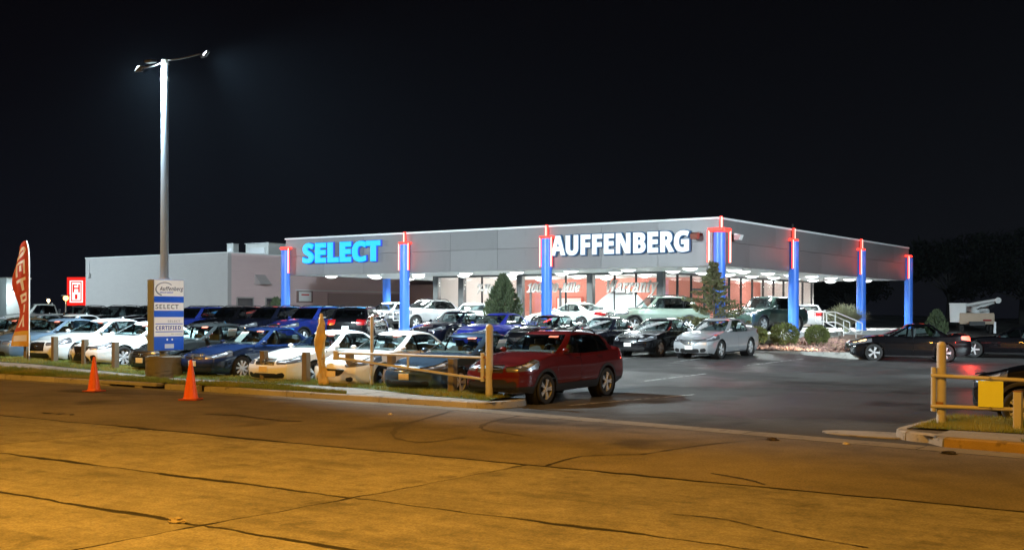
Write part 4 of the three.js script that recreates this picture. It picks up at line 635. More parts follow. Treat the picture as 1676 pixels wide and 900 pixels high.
function makeCar(name, kindName, paint, label, [x, y, v], turn, group, o = {}) {
  const K = kinds[kindName], { S, D, shapes } = K, t = thing(name, label, o.category ?? 'car', [x, y, -v], turn, group);
  if (o.tilt) t.rotation.set(0, turn, o.tilt, 'YXZ');
  const P = paint, add = (n, g, m, p = t) => part(n, g, m, p);
  const body = add('body', shapes.body, P); add('roof', shapes.roof, P);
  if (shapes.trim) add('window_trim', shapes.trim, trimMat);
  const sideOf = (k) => (k.endsWith('-1') ? -1 : 1);
  for (const [k, g] of Object.entries(shapes)) {
    if (/^door_/.test(k)) { const d = add('door', g, P); const s = sideOf(k), f = k.includes('front'); const hx = f ? S.xB + 0.16 : S.xC + 0.2, hy = S.hb - 0.1; const h = add('door_handle', handleGeo, o.chrome ? M.chrome : P, d); h.position.set(hx, hy, s * (D.half(hx) * 0.975 + 0.016)); }
    else if (/^hood|^trunk/.test(k)) add(k, g, P);
    else if (/^headlight/.test(k)) { const h = add('headlight', g, lensMat); const f = (x, y) => { const hy = (S.lampY ?? S.hn - 0.13), sw = S.lampSweep ?? 0.22, hl = S.lampLen ?? 0.62, ym = hy + (S.lampH ?? 0.13) * 0.5 + sw * 0.78 * (D.X1 - x); let b = -1; for (const c of [0.2, 0.42, 0.62]) b = Math.max(b, 1 - ((x - D.X1 + hl * c + 0.04) / (hl * 0.09)) ** 2 - ((y - ym) / 0.045) ** 2); return b; }; K.lamps ??= {}; const [br, dk] = (K.lamps[k] ??= splitBy(offset(g, -0.02), f)); add('bezel', dk, bezelMat, h); if (!empty(br)) add('reflector', br, o.lit ? litLamp : reflectorMat, h); }
    else if (/^taillight/.test(k)) add('taillight', g, o.lit ? litTail : tailMat);
    else if (/^(grille|lower_grille|fog_recess)/.test(k)) add(k.replace(/-?1$/, ''), offset(g, -0.012), grilleMat);
    else if (/^(cladding|sill|bumper_skirt)/.test(k)) add(k, offset(g, 0.004), M.plastic);
    else if (k === 'windshield') add('windshield', g, o.tint ? tintMat : glassMat);
    else if (k === 'rear_window') add('rear_window', g, S.noBoot ? tintMat : glassMat);
    else if (/^window_pillar/.test(k)) add('window_pillar', g, trimMat);
    else if (/^side_window/.test(k)) add('side_window', g, (S.noBoot && !k.includes('front')) || o.tint ? tintMat : glassMat);
  }
  add('underbody', shapes.underbody, M.black); add('dashboard', shapes.dashboard, interiorMat);
  const im = o.tan ? tanMat : interiorMat, sy = S.gc - 0.12 + (S.H - 1.46) * 0.4;
  const sx = S.xB + 0.28; for (const s of [-1, 1]) add('seat', seatGeo, im).position.set(sx, sy, s * S.W * 0.21);
  add('rear_seat', benchGeo, im).position.set(sx - 0.92, sy, 0);
  add('steering_wheel', steerGeo, M.plastic).position.set(S.xc - 0.62, S.hb + 0.02, -S.W * 0.2);
  for (const s of [-1, 1]) { const m = add('mirror', mirrors[s], o.mirror ?? P); m.position.set(D.A[0] - 0.06, S.hb + 0.06, s * (D.zb + 0.075)); }
  for (const a of [D.xf, D.xr]) for (const s of [-1, 1]) { const w = add('wheel', K.tyre, M.rubber); w.position.set(a, S.R, s * (D.hw - 0.125)); if (s < 0) w.rotation.y = Math.PI; const r = add('rim', K.rim, o.rim ?? M.alloy, w); add('brake_disc', K.disc, M.plastic, w); }
  // front: emblem, trim bar, plate
  const nose = (yy) => D.warp(D.X1, yy) + (S.bulge ?? 0.13);
  const gy1 = S.grilleY1 ?? S.hn - 0.01, gy0 = S.grilleY0 ?? S.hn - 0.18, ge = (gy0 + gy1) / 2;
  const gz = (S.grilleZ ?? (() => D.half(D.X1) * 0.5));
  if (!o.far) {
    add('emblem', emblemGeo, M.chrome).position.set(nose(ge) + 0.006, ge, 0);
    const bars = []; const nb = S.slots ? 0 : Math.max(2, Math.round((gy1 - gy0) / 0.06)); // grille bars follow the bow of the nose
    for (let i = 0; i < nb; i++) { const yy = lerp(gy0 + 0.02, gy1 - 0.02, i / (nb - 1)), zz = gz(yy) - 0.01, pts = []; for (let k = -4; k <= 4; k++) { const z = zz * k / 4, u = z / D.half(D.X1); pts.push(V(D.warp(D.X1, yy) + (S.bulge ?? 0.13) * (1 - u * u) - 0.004, yy, z)); } bars.push(tube(pts, i === nb - 1 || (o.chromeBar && i === 1) ? 0.011 : 0.006, 5, 12)); }
    if (bars.length) add('grille_bars', merge(bars), o.darkGrille ? grilleMat : bars.length && o.chromeBar ? M.chrome : M.alloyDark);
    if (S.slots) { const sl = []; for (let i = 0; i < S.slots + 1; i++) { const z = lerp(-0.45, 0.45, i / S.slots); sl.push(rbox(0.03, gy1 - gy0, 0.045, nose(ge) - 0.01 - 0.05 * z * z, ge, z, 0.008)); } add('grille_bars', merge(sl), M.chrome); }
  }
  if (o.plate !== false) { const py = S.grille2 ? (S.grille2[1] + gy0) / 2 : gy0 + 0.05; add('license_plate', plateGeo, o.plateMat ?? plateMat).position.set(nose(py) + 0.012, py, 0); }
  add('license_plate', plateGeo, plateMat).position.set(D.X0 - 0.065, S.noBoot ? 0.8 : 0.72, 0);
  if (S.rails) for (const s of [-1, 1]) { const pts = []; for (let i = 0; i <= 6; i++) { const xx = lerp(S.xrr + 0.2, S.xw - 0.3, i / 6); pts.push(V(xx, D.yroof(xx) + 0.055 + (i === 0 || i === 6 ? -0.045 : 0.02), s * D.wr * 0.93)); } add('roof_rail', tube(pts, 0.022, 6, 20), o.railMat ?? M.plastic); }
  add('antenna', finGeo, P).position.set(S.xrr + 0.12, D.yroof(S.xrr + 0.12) + 0.08, 0);
  // stock sticker at the head of the windscreen on the driver's side, papers on a side window
  if (o.sticker) { const q = rbox(0.012, 0.075, 0.26, 0, 0, 0, 0.005); const ang = Math.atan2(S.xc - S.xw, S.H - S.hc); const st = add('windscreen_sticker', q, stickerMat); st.position.set(lerp(S.xc, S.xw, 0.84) - 0.06, lerp(S.hc, S.H - 0.07, 0.84), -D.wr * 0.55); st.rotation.z = ang; }
  if (o.paper) { const st = add('window_sheet', box(0.34, 0.24, 0.006), paperMat); const px = S.xB - 0.45; st.position.set(px, S.hb + 0.2, -(lerp(D.zb, D.wr, 0.4) - 0.03)); st.rotation.x = -Math.atan2(D.zb - D.wr, S.H - S.hb); }
  if (o.shade) { const st = add('sun_shade', box(0.5, 0.3, 0.006).rotateX(-Math.PI / 2).rotateZ(-0.7), paperMat); st.position.set(lerp(S.xc, S.xw, 0.5) - 0.16, lerp(S.hc, S.H, 0.45) - 0.06, 0.3); }
  return t;
}
const litLamp = glow(1, 0.62, 0.3, 3), litTail = glow(1, 0.07, 0.04, 7);
// ---------------------------------------------------------------- the cars on the lot
const STREET = -Math.PI / 2, AWAY = Math.PI / 2;
const white = paintOf(0.76, 0.78, 0.78, 0), pearl = paintOf(0.68, 0.73, 0.75, 0.1), black = paintOf(0.0025, 0.0025, 0.0035, 0), navy = paintOf(0.008, 0.022, 0.08, 0), slate = paintOf(0.05, 0.09, 0.15, 0.4), charcoal = paintOf(0.035, 0.042, 0.045, 0.4), maroon = paintOf(0.09, 0.007, 0.008, 0.1), bluegrey = paintOf(0.13, 0.19, 0.26, 0.4), silver = paintOf(0.4, 0.41, 0.43, 0.5), royal = paintOf(0.02, 0.03, 0.3, 0.2), ink = paintOf(0.004, 0.005, 0.012, 0.0), bronze = paintOf(0.07, 0.045, 0.025, 0.4), sage = paintOf(0.15, 0.19, 0.16, 0.4), pine = paintOf(0.02, 0.04, 0.035, 0.3), mint = paintOf(0.62, 0.72, 0.68, 0), cobalt = paintOf(0.015, 0.03, 0.2, 0.3);
const yellowPlate = std([0.75, 0.6, 0.3]), darkRim = std([0.3, 0.3, 0.31], { roughness: 0.3, metalness: 0.8 });
const park = (name, k, p, label, x, frontV, o = {}, group = 'cars in the front row facing the street') => { const S = kinds[k].S, vc = frontV + S.wb / 2; return makeCar(name, k, p, label, [x, lotY(x, vc), vc], STREET, group, { tilt: -0.018, sticker: true, ...o }); };
park('crossover_car', 'crossover', maroon, 'dark red crossover with black wheel arches at the right end of the front row', -15.25, 21.75, { chromeBar: true, plate: false });
park('sedan_car', 'sedan', slate, 'dark slate blue sedan between the red crossover and a white sedan', -18.15, 22.3, { paper: true, chromeBar: true, plateMat: yellowPlate });
park('sedan_car', 'compact', white, 'white sedan behind the gate arm and the thin tan pole', -20.85, 22.6, { plateMat: yellowPlate, darkGrille: true });
park('sedan_car', 'sedan', white, 'white sedan just behind the brown furled flag', -23.45, 22.7, { plateMat: yellowPlate, chromeBar: true });
park('sedan_car', 'sedan_turbine', navy, 'navy blue sedan with swirl wheels behind the right orange cone', -26.35, 22.7, { chromeBar: true, shade: true });
park('sedan_car', 'vsedan', charcoal, 'dark charcoal sedan partly hidden by the blue and white dealer sign', -28.9, 22.8, { plateMat: yellowPlate, paper: true });
park('sedan_car', 'sport_sedan', white, 'white sedan with pinched black grille left of the dealer sign', -31.9, 22.8, { darkGrille: true, plate: false });
park('sedan_car', 'luxury_sedan', pearl, 'pearl white luxury sedan with square black grille, second left of the sign', -34.25, 22.8, { darkGrille: true, plate: false });
park('sedan_car', 'luxury_sedan', bluegrey, 'blue-grey sedan behind the red feather flag', -36.75, 22.8, {});
park('sedan_car', 'sedan', bronze, 'brown sedan at the left edge of the picture, left of the feather flag', -39.4, 22.8, {});
park('sedan_car', 'vsedan', silver, 'silver sedan half out of the picture at the far left of the front row', -42.1, 22.9, {});
const g2 = 'cars in the second row facing the street';
park('sedan_car', 'vsedan', silver, 'silver-grey sedan parked alone-standing at the right end of the second row', -19.55, 40.2, { plate: true, chromeBar: true, paper: true, sticker: false }, g2).userData.label = 'silver-grey sedan at the right end of the second row, near the conifer';
park('sedan_car', 'sedan', black, 'black sedan with white front plate beside the silver-grey sedan', -22.2, 40.3, { paper: true, sticker: false }, g2);
park('sedan_car', 'sedan', ink, 'very dark sedan, third from the right in the second row', -24.85, 40.4, { plate: false, sticker: false, paper: true }, g2);
park('hatchback_car', 'compact', black, 'black small car right of the bright blue one in the second row', -27.5, 40.3, { plate: false, sticker: false, paper: true }, g2);
park('crossover_car', 'compact', royal, 'bright royal blue car in front of the dark green arborvitae', -30.2, 40.3, { plate: false, sticker: false, paper: true }, g2);
park('sedan_car', 'sedan', ink, 'dark sedan left of the royal blue car in the second row', -32.9, 40.6, { plate: false, sticker: false, paper: true }, g2);
const rowSuv = (x, p, label, k = 'suv') => makeCar('suv_car', k, p, label, [x, lotY(x, 38.5), 38.5], STREET, 'dark utility vehicles in the middle rows', { tilt: -0.018, tint: true });
makeCar('suv_car', 'suv', black, 'black utility vehicle in front of the column right of the blue letters, seen from behind', [-35.6, lotY(-35.6, 38.6), 38.6], AWAY + 0.5, 'dark utility vehicles in the middle rows', { tilt: 0.01, tint: true });
rowSuv(-38.5, cobalt, 'blue utility vehicle below the T of the blue letters, bright blue sheen on its roof');
rowSuv(-41.2, ink, 'dark utility vehicle below the L of the blue letters');
rowSuv(-43.9, black, 'black utility vehicle in front of the mauve wall windows');
rowSuv(-46.6, cobalt, 'dark blue utility vehicle above the navy sedan, below the corner of the grey building');
rowSuv(-49.4, ink, 'dark sport utility vehicle just right of the dealer sign', 'crossover');
// far-left rows
makeCar('pickup_truck', 'pickup', paintOf(0.42, 0.42, 0.4, 0.1), 'pale crew-cab pickup left of the grey building, below the orange lamp', [-66.6, lotY(-66.6, 43), 43], STREET - 0.5, undefined, { category: 'pickup' });
makeCar('suv_car', 'suv', paintOf(0.06, 0.055, 0.05, 0.2), 'dark brown utility vehicle right of the pale pickup', [-62.3, lotY(-62.3, 42.6), 42.6], STREET, 'dark vehicles in front of the grey building', {});
makeCar('suv_car', 'suv', black, 'black utility vehicle in front of the grey building, second from the pickup', [-58.8, lotY(-58.8, 42.6), 42.6], STREET, 'dark vehicles in front of the grey building', {});
makeCar('suv_car', 'jeep', black, 'boxy black utility vehicle in front of the grey building, just left of the dealer sign', [-55.5, lotY(-55.5, 42.6), 42.6], STREET, 'dark vehicles in front of the grey building', {});
makeCar('sedan_car', 'sedan', white, 'white sedan at the left edge behind the front row, only its roof showing', [-45.4, lotY(-45.4, 30.5), 30.5], STREET, undefined, {});
makeCar('sedan_car', 'compact', silver, 'silver car left of the white roof behind the front row', [-48.2, lotY(-48.2, 30.5), 30.5], STREET, undefined, {});
// on the display platform
const gp = 'cars shown on the platform';
makeCar('coupe_car', 'coupe', mint, 'white muscle coupe shown side-on on the platform', [-30.6, PLAT + 0.004, 48.4], Math.PI - 0.12, gp, { far: true, plate: false });
makeCar('suv_car', 'suv', sage, 'grey-green utility vehicle on the platform left of the conifer', [-26.2, PLAT + 0.004, 48.9], -Math.PI * 0.72, gp, { chromeBar: true });
makeCar('suv_car', 'jeep', pine, 'dark green boxy utility vehicle with slotted chrome grille on the platform', [-23.2, PLAT + 0.004, 55.0], -1.78, gp, { plate: false });
makeCar('coupe_car', 'coupe', pearl, 'pale muscle coupe on the platform left of the arborvitae', [-37.2, PLAT + 0.004, 49.2], -0.95, gp, {});
makeCar('suv_car', 'crossover', silver, 'silver crossover on the platform with a bright lamp reflection on its windscreen', [-40.4, PLAT + 0.004, 49.0], -1.75, gp, {});
makeCar('sedan_car', 'vsedan', pearl, 'pale sedan on the platform between two blue columns', [-44.3, PLAT + 0.004, 50.4], -1.5, gp, {});
makeCar('coupe_car', 'coupe', silver, 'grey coupe at the back of the platform behind the first side column', [-24.6, PLAT + 0.004, 64.5], 1.9, gp, {});
// right-hand side
makeCar('sedan_car', 'compact', black, 'black sedan with its lights on leaving across the drive', [-13.9, lotY(-13.9, 47.2) , 47.2], Math.PI + 0.42, undefined, { lit: true, plate: false });
makeCar('coupe_car', 'sport_coupe', black, 'low black coupe behind the black sedan near the right edge', [-11.2, lotY(-11.2, 53), 53], Math.PI + 0.1, undefined, { plate: false });
makeCar('suv_car', 'suv', black, 'black utility vehicle cut off by the right edge behind the gate', [-3.05, lotY(-3, 22.7), 22.9], Math.PI, undefined, { plate: false, chromeBar: true });
{ const p = new THREE.PointLight(lin(1, 0.05, 0.03), 7, 0, 2); p.position.set(-11.2, 1.0, -46.2); p.castShadow = true; scene.add(p); const q = new THREE.SpotLight(lin(1, 0.8, 0.55), 60, 0, 0.5, 0.7, 2); q.position.set(-16.5, 0.95, -46.5); q.target.position.set(-24, 0.2, -44.7); q.castShadow = true; scene.add(q, q.target); }

// ---------------------------------------------------------------- street furniture
const coneMat = std([0.85, 0.13, 0.01], { roughness: 0.45 });
const coneGeo = new THREE.LatheGeometry([[0.185, 0.0], [0.18, 0.02], [0.165, 0.04], [0.035, 0.88], [0.03, 0.9], [0.018, 0.905]].map((p) => new THREE.Vector2(...p)), 28);
for (const [x, v, l, s, ry] of [[-25.94, 18.15, 'plain orange traffic cone in front of the storm drain, the left of two', 0.95, 0.2], [-21.66, 17.74, 'plain orange traffic cone in front of the navy sedan, the right of two', 1.0, 0.5]]) {
  const c = thing('traffic_cone', l, 'traffic cone', [x, 0.004, -v], ry, 'orange traffic cones on the street'); c.scale.setScalar(s);
  part('cone', coneGeo.clone().translate(0, 0.03, 0), coneMat, c); part('base', rbox(0.44, 0.04, 0.44, 0, 0.02, 0, 0.015), std([0.45, 0.07, 0.015], { roughness: 0.6 }), c);
}
const postGeo = rbox(0.17, 0.92, 0.17, 0, 0.36, 0, 0.02), postMat = std([0.5, 0.5, 0.5], { map: woodMap, roughness: 0.9 });
const bollards = [[-34.9, 21.9, 'behind the foot of the red feather flag'], [-33.3, 21.85, 'in front of the pearl luxury sedan, left of its grille'], [-31.7, 21.85, 'in front of the white sedan with the pinched grille'], [-30.1, 21.8, 'just left of the dark charcoal sedan'], [-23.55, 21.75, 'in front of the white sedan, left of the furled flag'], [-21.95, 21.75, 'right beside the furled brown flag'], [-20.4, 21.75, 'below the left tip of the gate arm'], [-18.95, 21.7, 'below the middle of the gate arm'], [-16.6, 21.15, 'next to the tall yellow gate post']];
for (const [x, v, l] of bollards) { const b = thing('wooden_bollard', `square wooden post ${l}`, 'bollard', [x, vergeY(x, v), -v], rnd(-0.06, 0.06), 'square wooden posts along the lot'); part('post', postGeo, postMat, b); part('cap', rbox(0.175, 0.02, 0.175, 0, 0.825, 0, 0.008), std([0.45, 0.44, 0.4], { map: woodMap, roughness: 0.95 }), b); }
const gateYellow = std([0.5, 0.48, 0.42], { roughness: 0.6, map: wallMap }), rust = std([0.22, 0.11, 0.05], { roughness: 0.9 });
{ // pipe gate on the left
  const g = thing('pipe_gate', 'long tapering pipe barrier gate with tall round post in front of the parked cars', 'gate', [-15.25, 0.1, -20.75]);
  part('post', merge([cyl(0.085, 0.085, 1.62, 0, 0, 0, 16), new THREE.SphereGeometry(0.085, 14, 8).translate(0, 1.62, 0)]), gateYellow, g);
  part('hinge_pipe', rod(V(-0.17, 0.42, 0.02), V(-0.17, 1.06, 0.02), 0.05, 10), gateYellow, g);
  part('hinge', merge([box(0.22, 0.05, 0.06, -0.08, 0.52, 0.02), box(0.22, 0.05, 0.06, -0.08, 0.96, 0.02)]), rust, g);
  part('top_rail', rod(V(-0.17, 0.95, 0.02), V(-4.75, 0.95, -0.12), 0.031, 10), gateYellow, g);
  part('lower_rail', rod(V(-0.17, 0.47, 0.02), V(-4.75, 0.83, -0.12), 0.031, 10), gateYellow, g);
  part('strut', merge([rod(V(-2.4, 0.66, -0.05), V(-2.4, 0.94, -0.05), 0.03, 8)]), gateYellow, g);
  part('end_plate', rbox(0.16, 0.22, 0.05, -4.78, 0.89, -0.12, 0.01), gateYellow, g);
  const p = thing('steel_pole', 'thin tan steel pole rising behind the gate arm', 'pole', [-19.6, vergeY(-19.6, 21.6), -21.7]); part('pole', cyl(0.045, 0.045, 1.75, 0, 0, 0, 12), gateYellow, p); part('cap', cyl(0.05, 0.045, 0.03, 0, 1.75, 0, 12), gateYellow, p); part('collar', cyl(0.06, 0.06, 0.05, 0, 0.55, 0, 12), rust, p);
}
{ // gate on the right with its yellow plate
  const g = thing('pipe_gate', 'yellow double pipe barrier gate with square plate on the right island', 'gate', [-5.5, 0.15, -20.65]);
  part('post', merge([cyl(0.08, 0.08, 1.35, 0.02, 0, 0, 16), new THREE.SphereGeometry(0.08, 14, 8).translate(0.02, 1.35, 0)]), gateYellow, g);
  part('hinge_pipe', rod(V(-0.09, 0.22, 0.08), V(-0.09, 0.98, 0.08), 0.045, 10), gateYellow, g);
  part('hinge', merge([box(0.2, 0.05, 0.08, -0.03, 0.36, 0.05), box(0.2, 0.05, 0.08, -0.03, 0.84, 0.05)]), rust, g);
  part('top_rail', rod(V(-0.12, 0.84, 0.1), V(4.6, 0.74, 0.1), 0.036, 10), gateYellow, g);
  part('lower_rail', rod(V(-0.12, 0.31, 0.1), V(4.6, 0.34, 0.1), 0.036, 10), gateYellow, g);
  part('plate', rbox(0.4, 0.44, 0.012, 0.86, 0.56, 0.145, 0.005), std([0.72, 0.78, 0.1], { roughness: 0.45 }), g);
  part('bolt', merge([cyl(0.022, 0.022, 0.04, 0, 0, 0, 8).rotateX(Math.PI / 2).translate(0.86, 0.82, 0.16), cyl(0.022, 0.022, 0.04, 0, 0, 0, 8).rotateX(Math.PI / 2).translate(0.86, 0.33, 0.16)]), M.steel, g);
  const p = thing('gate_post', 'short square yellow post at the right edge below the gate rails', 'post', [-4.2, 0.15, -20.45]); part('post', rbox(0.13, 0.62, 0.13, 0, 0.31, 0, 0.012), gateYellow, p); part('cap', rbox(0.14, 0.02, 0.14, 0, 0.63, 0, 0.008), rust, p);
}
{ // dealer sign, its concrete drum and the floodlight pole
  const dx = -27.42, dz = -21.5, dy = vergeY(dx, 21.5);
  const dr = thing('light_pole', 'tall floodlight pole on a round concrete base behind the dealer sign', 'light pole', [dx, dy, dz]);
  part('base', merge([cyl(0.52, 0.52, 0.66, 0, -0.08, 0, 36), cyl(0.5, 0.46, 0.03, 0, 0.58, 0, 36)]), std([0.5, 0.48, 0.44], { map: kerbMap, bumpMap: slabBump, bumpScale: 0.01, roughness: 0.9 }), dr);
  part('pole', cyl(0.125, 0.1, 8.4, 0, 0.6, 0, 24), std([0.2, 0.25, 0.3], { roughness: 0.5 }), dr);
  part('collar', merge([cyl(0.115, 0.115, 0.12, 0, 8.5, 0, 24), cyl(0.12, 0.1, 0.14, 0, 8.98, 0, 24)]), M.galv, dr);
  part('arm', tube([V(-1.15, 9.02, 0), V(-0.5, 9.0, 0), V(0, 9.08, 0), V(0.6, 9.1, -0.1), V(1.3, 9.16, -0.2)], 0.025, 8, 30), std([0.12, 0.12, 0.12], { roughness: 0.5 }), dr);
  const dark = std([0.05, 0.05, 0.05], { roughness: 0.5 });
  for (const [x, y, z, ry, rx] of [[-1.25, 9.0, -0.1, 0.2, 0.45], [1.4, 9.14, -0.3, -0.25, 0.45], [-0.1, 8.98, 0.42, 0.1, -0.42]]) {
    const h = part('lamp_head', rbox(0.3, 0.08, 0.22, 0, 0.03, 0, 0.03), dark, dr); h.position.set(x, y, z); h.rotation.set(rx + 0.5, ry, 0, 'YXZ');
    part('lamp_lens', box(0.24, 0.006, 0.16, 0, -0.014, 0), glow(0.75, 0.95, 1, 0.45), h);
  }
  // sign: a shallow backlit box square to the street, its face towards the traffic
  const sg = thing('dealer_sign', 'tall blue and white dealer sign reading SELECT and CERTIFIED beside the street', 'sign', [dx + 0.06, 0.94, dz]);
  const art = canvasTexture(512, 1000, (c, w, h) => {
    c.fillStyle = '#dfe3e6'; c.fillRect(0, 0, w, h);
    const blue = '#0b4fc4'; c.fillStyle = blue; c.fillRect(0, 232, w, 88); c.fillRect(0, 436, w, 92); c.fillRect(0, 806, w, 194);
    c.strokeStyle = '#8a929c'; c.lineWidth = 15; c.beginPath(); c.ellipse(182, 128, 150, 92, 0, Math.PI * 0.62, Math.PI * 1.78); c.stroke(); c.strokeStyle = '#2f3f63'; c.lineWidth = 8; c.beginPath(); c.ellipse(174, 132, 152, 92, 0, Math.PI * 0.6, Math.PI * 1.25); c.stroke();
    c.fillStyle = '#23304a'; c.font = 'italic bold 76px sans-serif'; c.save(); c.translate(92, 150); c.scale(1.0, 1); c.fillText('Auffenberg', 0, 0, 405); c.restore();
    c.fillStyle = '#2647b8'; c.font = 'italic bold 32px sans-serif'; c.fillText('DEALER GROUP', 92, 188, 270);
    const wide = (t, x, y, size, k, col, stroke) => { c.save(); c.translate(x, y); c.scale(k, 1); c.font = `bold ${size}px sans-serif`; if (stroke) { c.strokeStyle = col; c.lineWidth = stroke; c.strokeText(t, 0, 0); } else { c.fillStyle = col; c.fillText(t, 0, 0); } c.restore(); };
    wide('SELECT', 14, 410, 86, 1.42, '#59606a'); c.fillStyle = '#dfe3e6'; c.fillRect(10, 376, 492, 6);
    wide('SELECT', 230, 604, 44, 1.5, '#a4abb4');
    c.fillStyle = blue; c.fillRect(22, 620, 476, 11); c.fillRect(22, 732, 476, 11);
    wide('CERTIFIED', 20, 710, 78, 1.16, '#1f3f9e');
    wide('PRE-OWNED', 292, 784, 28, 1.2, '#a9afb6');
    c.fillStyle = '#e8eef6'; c.beginPath(); c.arc(226, 850, 15, 0, 7); c.arc(312, 850, 15, 0, 7); c.fill(); c.fillStyle = '#b9c4d6'; c.fillRect(182, 912, 160, 64);
  });
  part('cabinet', rbox(0.28, 2.04, 1.07, 0.01, 1.02, 0, 0.015), std([0.2, 0.25, 0.38], { roughness: 0.5 }), sg);
  part('face', new THREE.PlaneGeometry(1.03, 2.0).rotateY(Math.PI / 2).translate(0.154, 1.02, 0), new THREE.MeshStandardMaterial({ color: 0xffffff, map: art, emissive: 0xffffff, emissiveMap: art, emissiveIntensity: 0.28, roughness: 0.35 }), sg);
  part('collar', merge([cyl(0.16, 0.16, 0.05, -0.06, -0.05, 0, 20), cyl(0.15, 0.15, 0.05, -0.06, 2.045, 0, 20)]), M.steel, sg);
}
{ // feather flag
  const x = -34.35, v = 21.62, f = thing('feather_flag', 'tall red and yellow feather flag with white lettering on a pale pole', 'banner', [x, vergeY(x, v), -v]);
  part('pole', tube([V(0, 0, 0), V(0, 1.6, 0), V(-0.005, 2.9, 0), V(-0.04, 3.6, 0), V(-0.16, 3.92, 0)], 0.02, 8, 40), std([0.75, 0.76, 0.76], { roughness: 0.4 }), f);
  const art = canvasTexture(256, 1024, (c, w, h) => {
    c.fillStyle = '#c0402c'; c.fillRect(0, 0, w, h); c.fillStyle = '#d9a83a'; c.fillRect(0, 870, w, 154); c.fillStyle = '#e6e2d8'; c.fillRect(40, 912, 190, 60);
    c.fillStyle = '#f0ece6'; c.save(); c.translate(128, 92); c.rotate(-0.25); c.beginPath(); c.ellipse(0, 0, 92, 44, 0, 0, 7); c.fill(); c.fillStyle = '#b8442f'; c.fillRect(-50, -10, 100, 18); c.restore();
    c.fillStyle = '#f2efe9'; // tall white letter shapes, one under another
    c.fillRect(70, 170, 120, 28); c.fillRect(70, 198, 28, 110); c.fillRect(118, 210, 26, 60); c.fillRect(164, 198, 26, 110);
    c.fillRect(70, 340, 120, 30); c.fillRect(112, 370, 36, 90); c.fillRect(70, 490, 120, 28); c.fillRect(70, 548, 120, 28); c.fillRect(70, 518, 28, 30); c.fillRect(160, 518, 28, 30);
    c.fillRect(112, 600, 34, 80); c.beginPath(); c.moveTo(70, 830); c.lineTo(118, 706); c.lineTo(146, 706); c.lineTo(192, 830); c.lineTo(158, 830); c.lineTo(132, 756); c.lineTo(104, 830); c.fill();
  });
  const pos = [], uv = [], idx = [], n = 40, m = 8;
  for (let j = 0; j <= n; j++) for (let i = 0; i <= m; i++) { const t = j / n, u = i / m, y = lerp(0.5, 3.93 - 0.5 * u * u, t), w = lerp(0.86, 0.98, Math.sin(t * 5) * 0.5 + 0.5) * (t > 0.9 ? 1 - 0.25 * ((t - 0.9) / 0.1) : 1) * (0.82 + 0.16 * Math.sin(t * 9 + 1)); const px = t > 0.82 ? -0.2 * ((t - 0.82) / 0.18) ** 2 : 0; pos.push(px - 0.03 - u * w, y, 0.09 * Math.sin(t * 8 + u * 2.4) * u + 0.03 * Math.sin(u * 9 + t * 3) * u); uv.push(1 - u, t); }
  for (let j = 0; j < n; j++) for (let i = 0; i < m; i++) { const a = j * (m + 1) + i; idx.push(a, a + m + 1, a + 1, a + 1, a + m + 1, a + m + 2); }
  const g = new THREE.BufferGeometry(); g.setAttribute('position', new THREE.Float32BufferAttribute(pos, 3)); g.setAttribute('uv', new THREE.Float32BufferAttribute(uv, 2)); g.setIndex(idx); g.computeVertexNormals();
  part('cloth', g, phy([1, 1, 1], { map: art, roughness: 0.9, transmission: 0.35, thickness: 0, side: THREE.DoubleSide }), f);
  part('ground_spike', cyl(0.03, 0.03, 0.2, 0, 0, 0, 10), M.steel, f);
}
{ // furled flag, wound round its pole
  const x = -21.18, v = 21.5, f = thing('furled_flag', 'brown feather flag wound round its leaning pole between two white cars', 'banner', [x, vergeY(x, v) - 0.02, -v], 0.2);
  part('pole', rod(V(0.1, 0, 0), V(-0.02, 1.86, 0), 0.018, 8), M.galv, f);
  const pos = [], idx = [], n = 60, m = 28, r = pchip([[0, 0.13], [0.15, 0.12], [0.3, 0.085], [0.42, 0.1], [0.6, 0.135], [0.78, 0.1], [0.92, 0.06], [1, 0.03]]);
  for (let j = 0; j <= n; j++) for (let i = 0; i <= m; i++) { const t = j / n, a = i / m * 2 * Math.PI, k = r(t) * (1 + 0.28 * Math.sin(a * 3 + t * 11) + 0.12 * Math.sin(a * 7 - t * 23) + 0.12 * Math.sin(t * 40 + a) + 0.16 * (pnoise(a * 3 + 9, t * 26, 64, 3) - 0.5)); pos.push(lerp(0.1, -0.02, t) - 0.05 * Math.sin(t * 4) + Math.cos(a) * k, 0.06 + t * 1.82, Math.sin(a) * k * 0.7); }
  for (let j = 0; j < n; j++) for (let i = 0; i < m; i++) { const a = j * (m + 1) + i; idx.push(a, a + m + 1, a + 1, a + 1, a + m + 1, a + m + 2); }
  const g = new THREE.BufferGeometry(); g.setAttribute('position', new THREE.Float32BufferAttribute(pos, 3)); g.setIndex(idx); g.computeVertexNormals();
  part('cloth', g, std([0.5, 0.36, 0.14], { roughness: 0.95, side: THREE.DoubleSide }), f);
  part('tie', new THREE.TorusGeometry(0.055, 0.012, 6, 16).rotateX(Math.PI / 2).translate(0.04, 0.72, 0), rust, f);
}
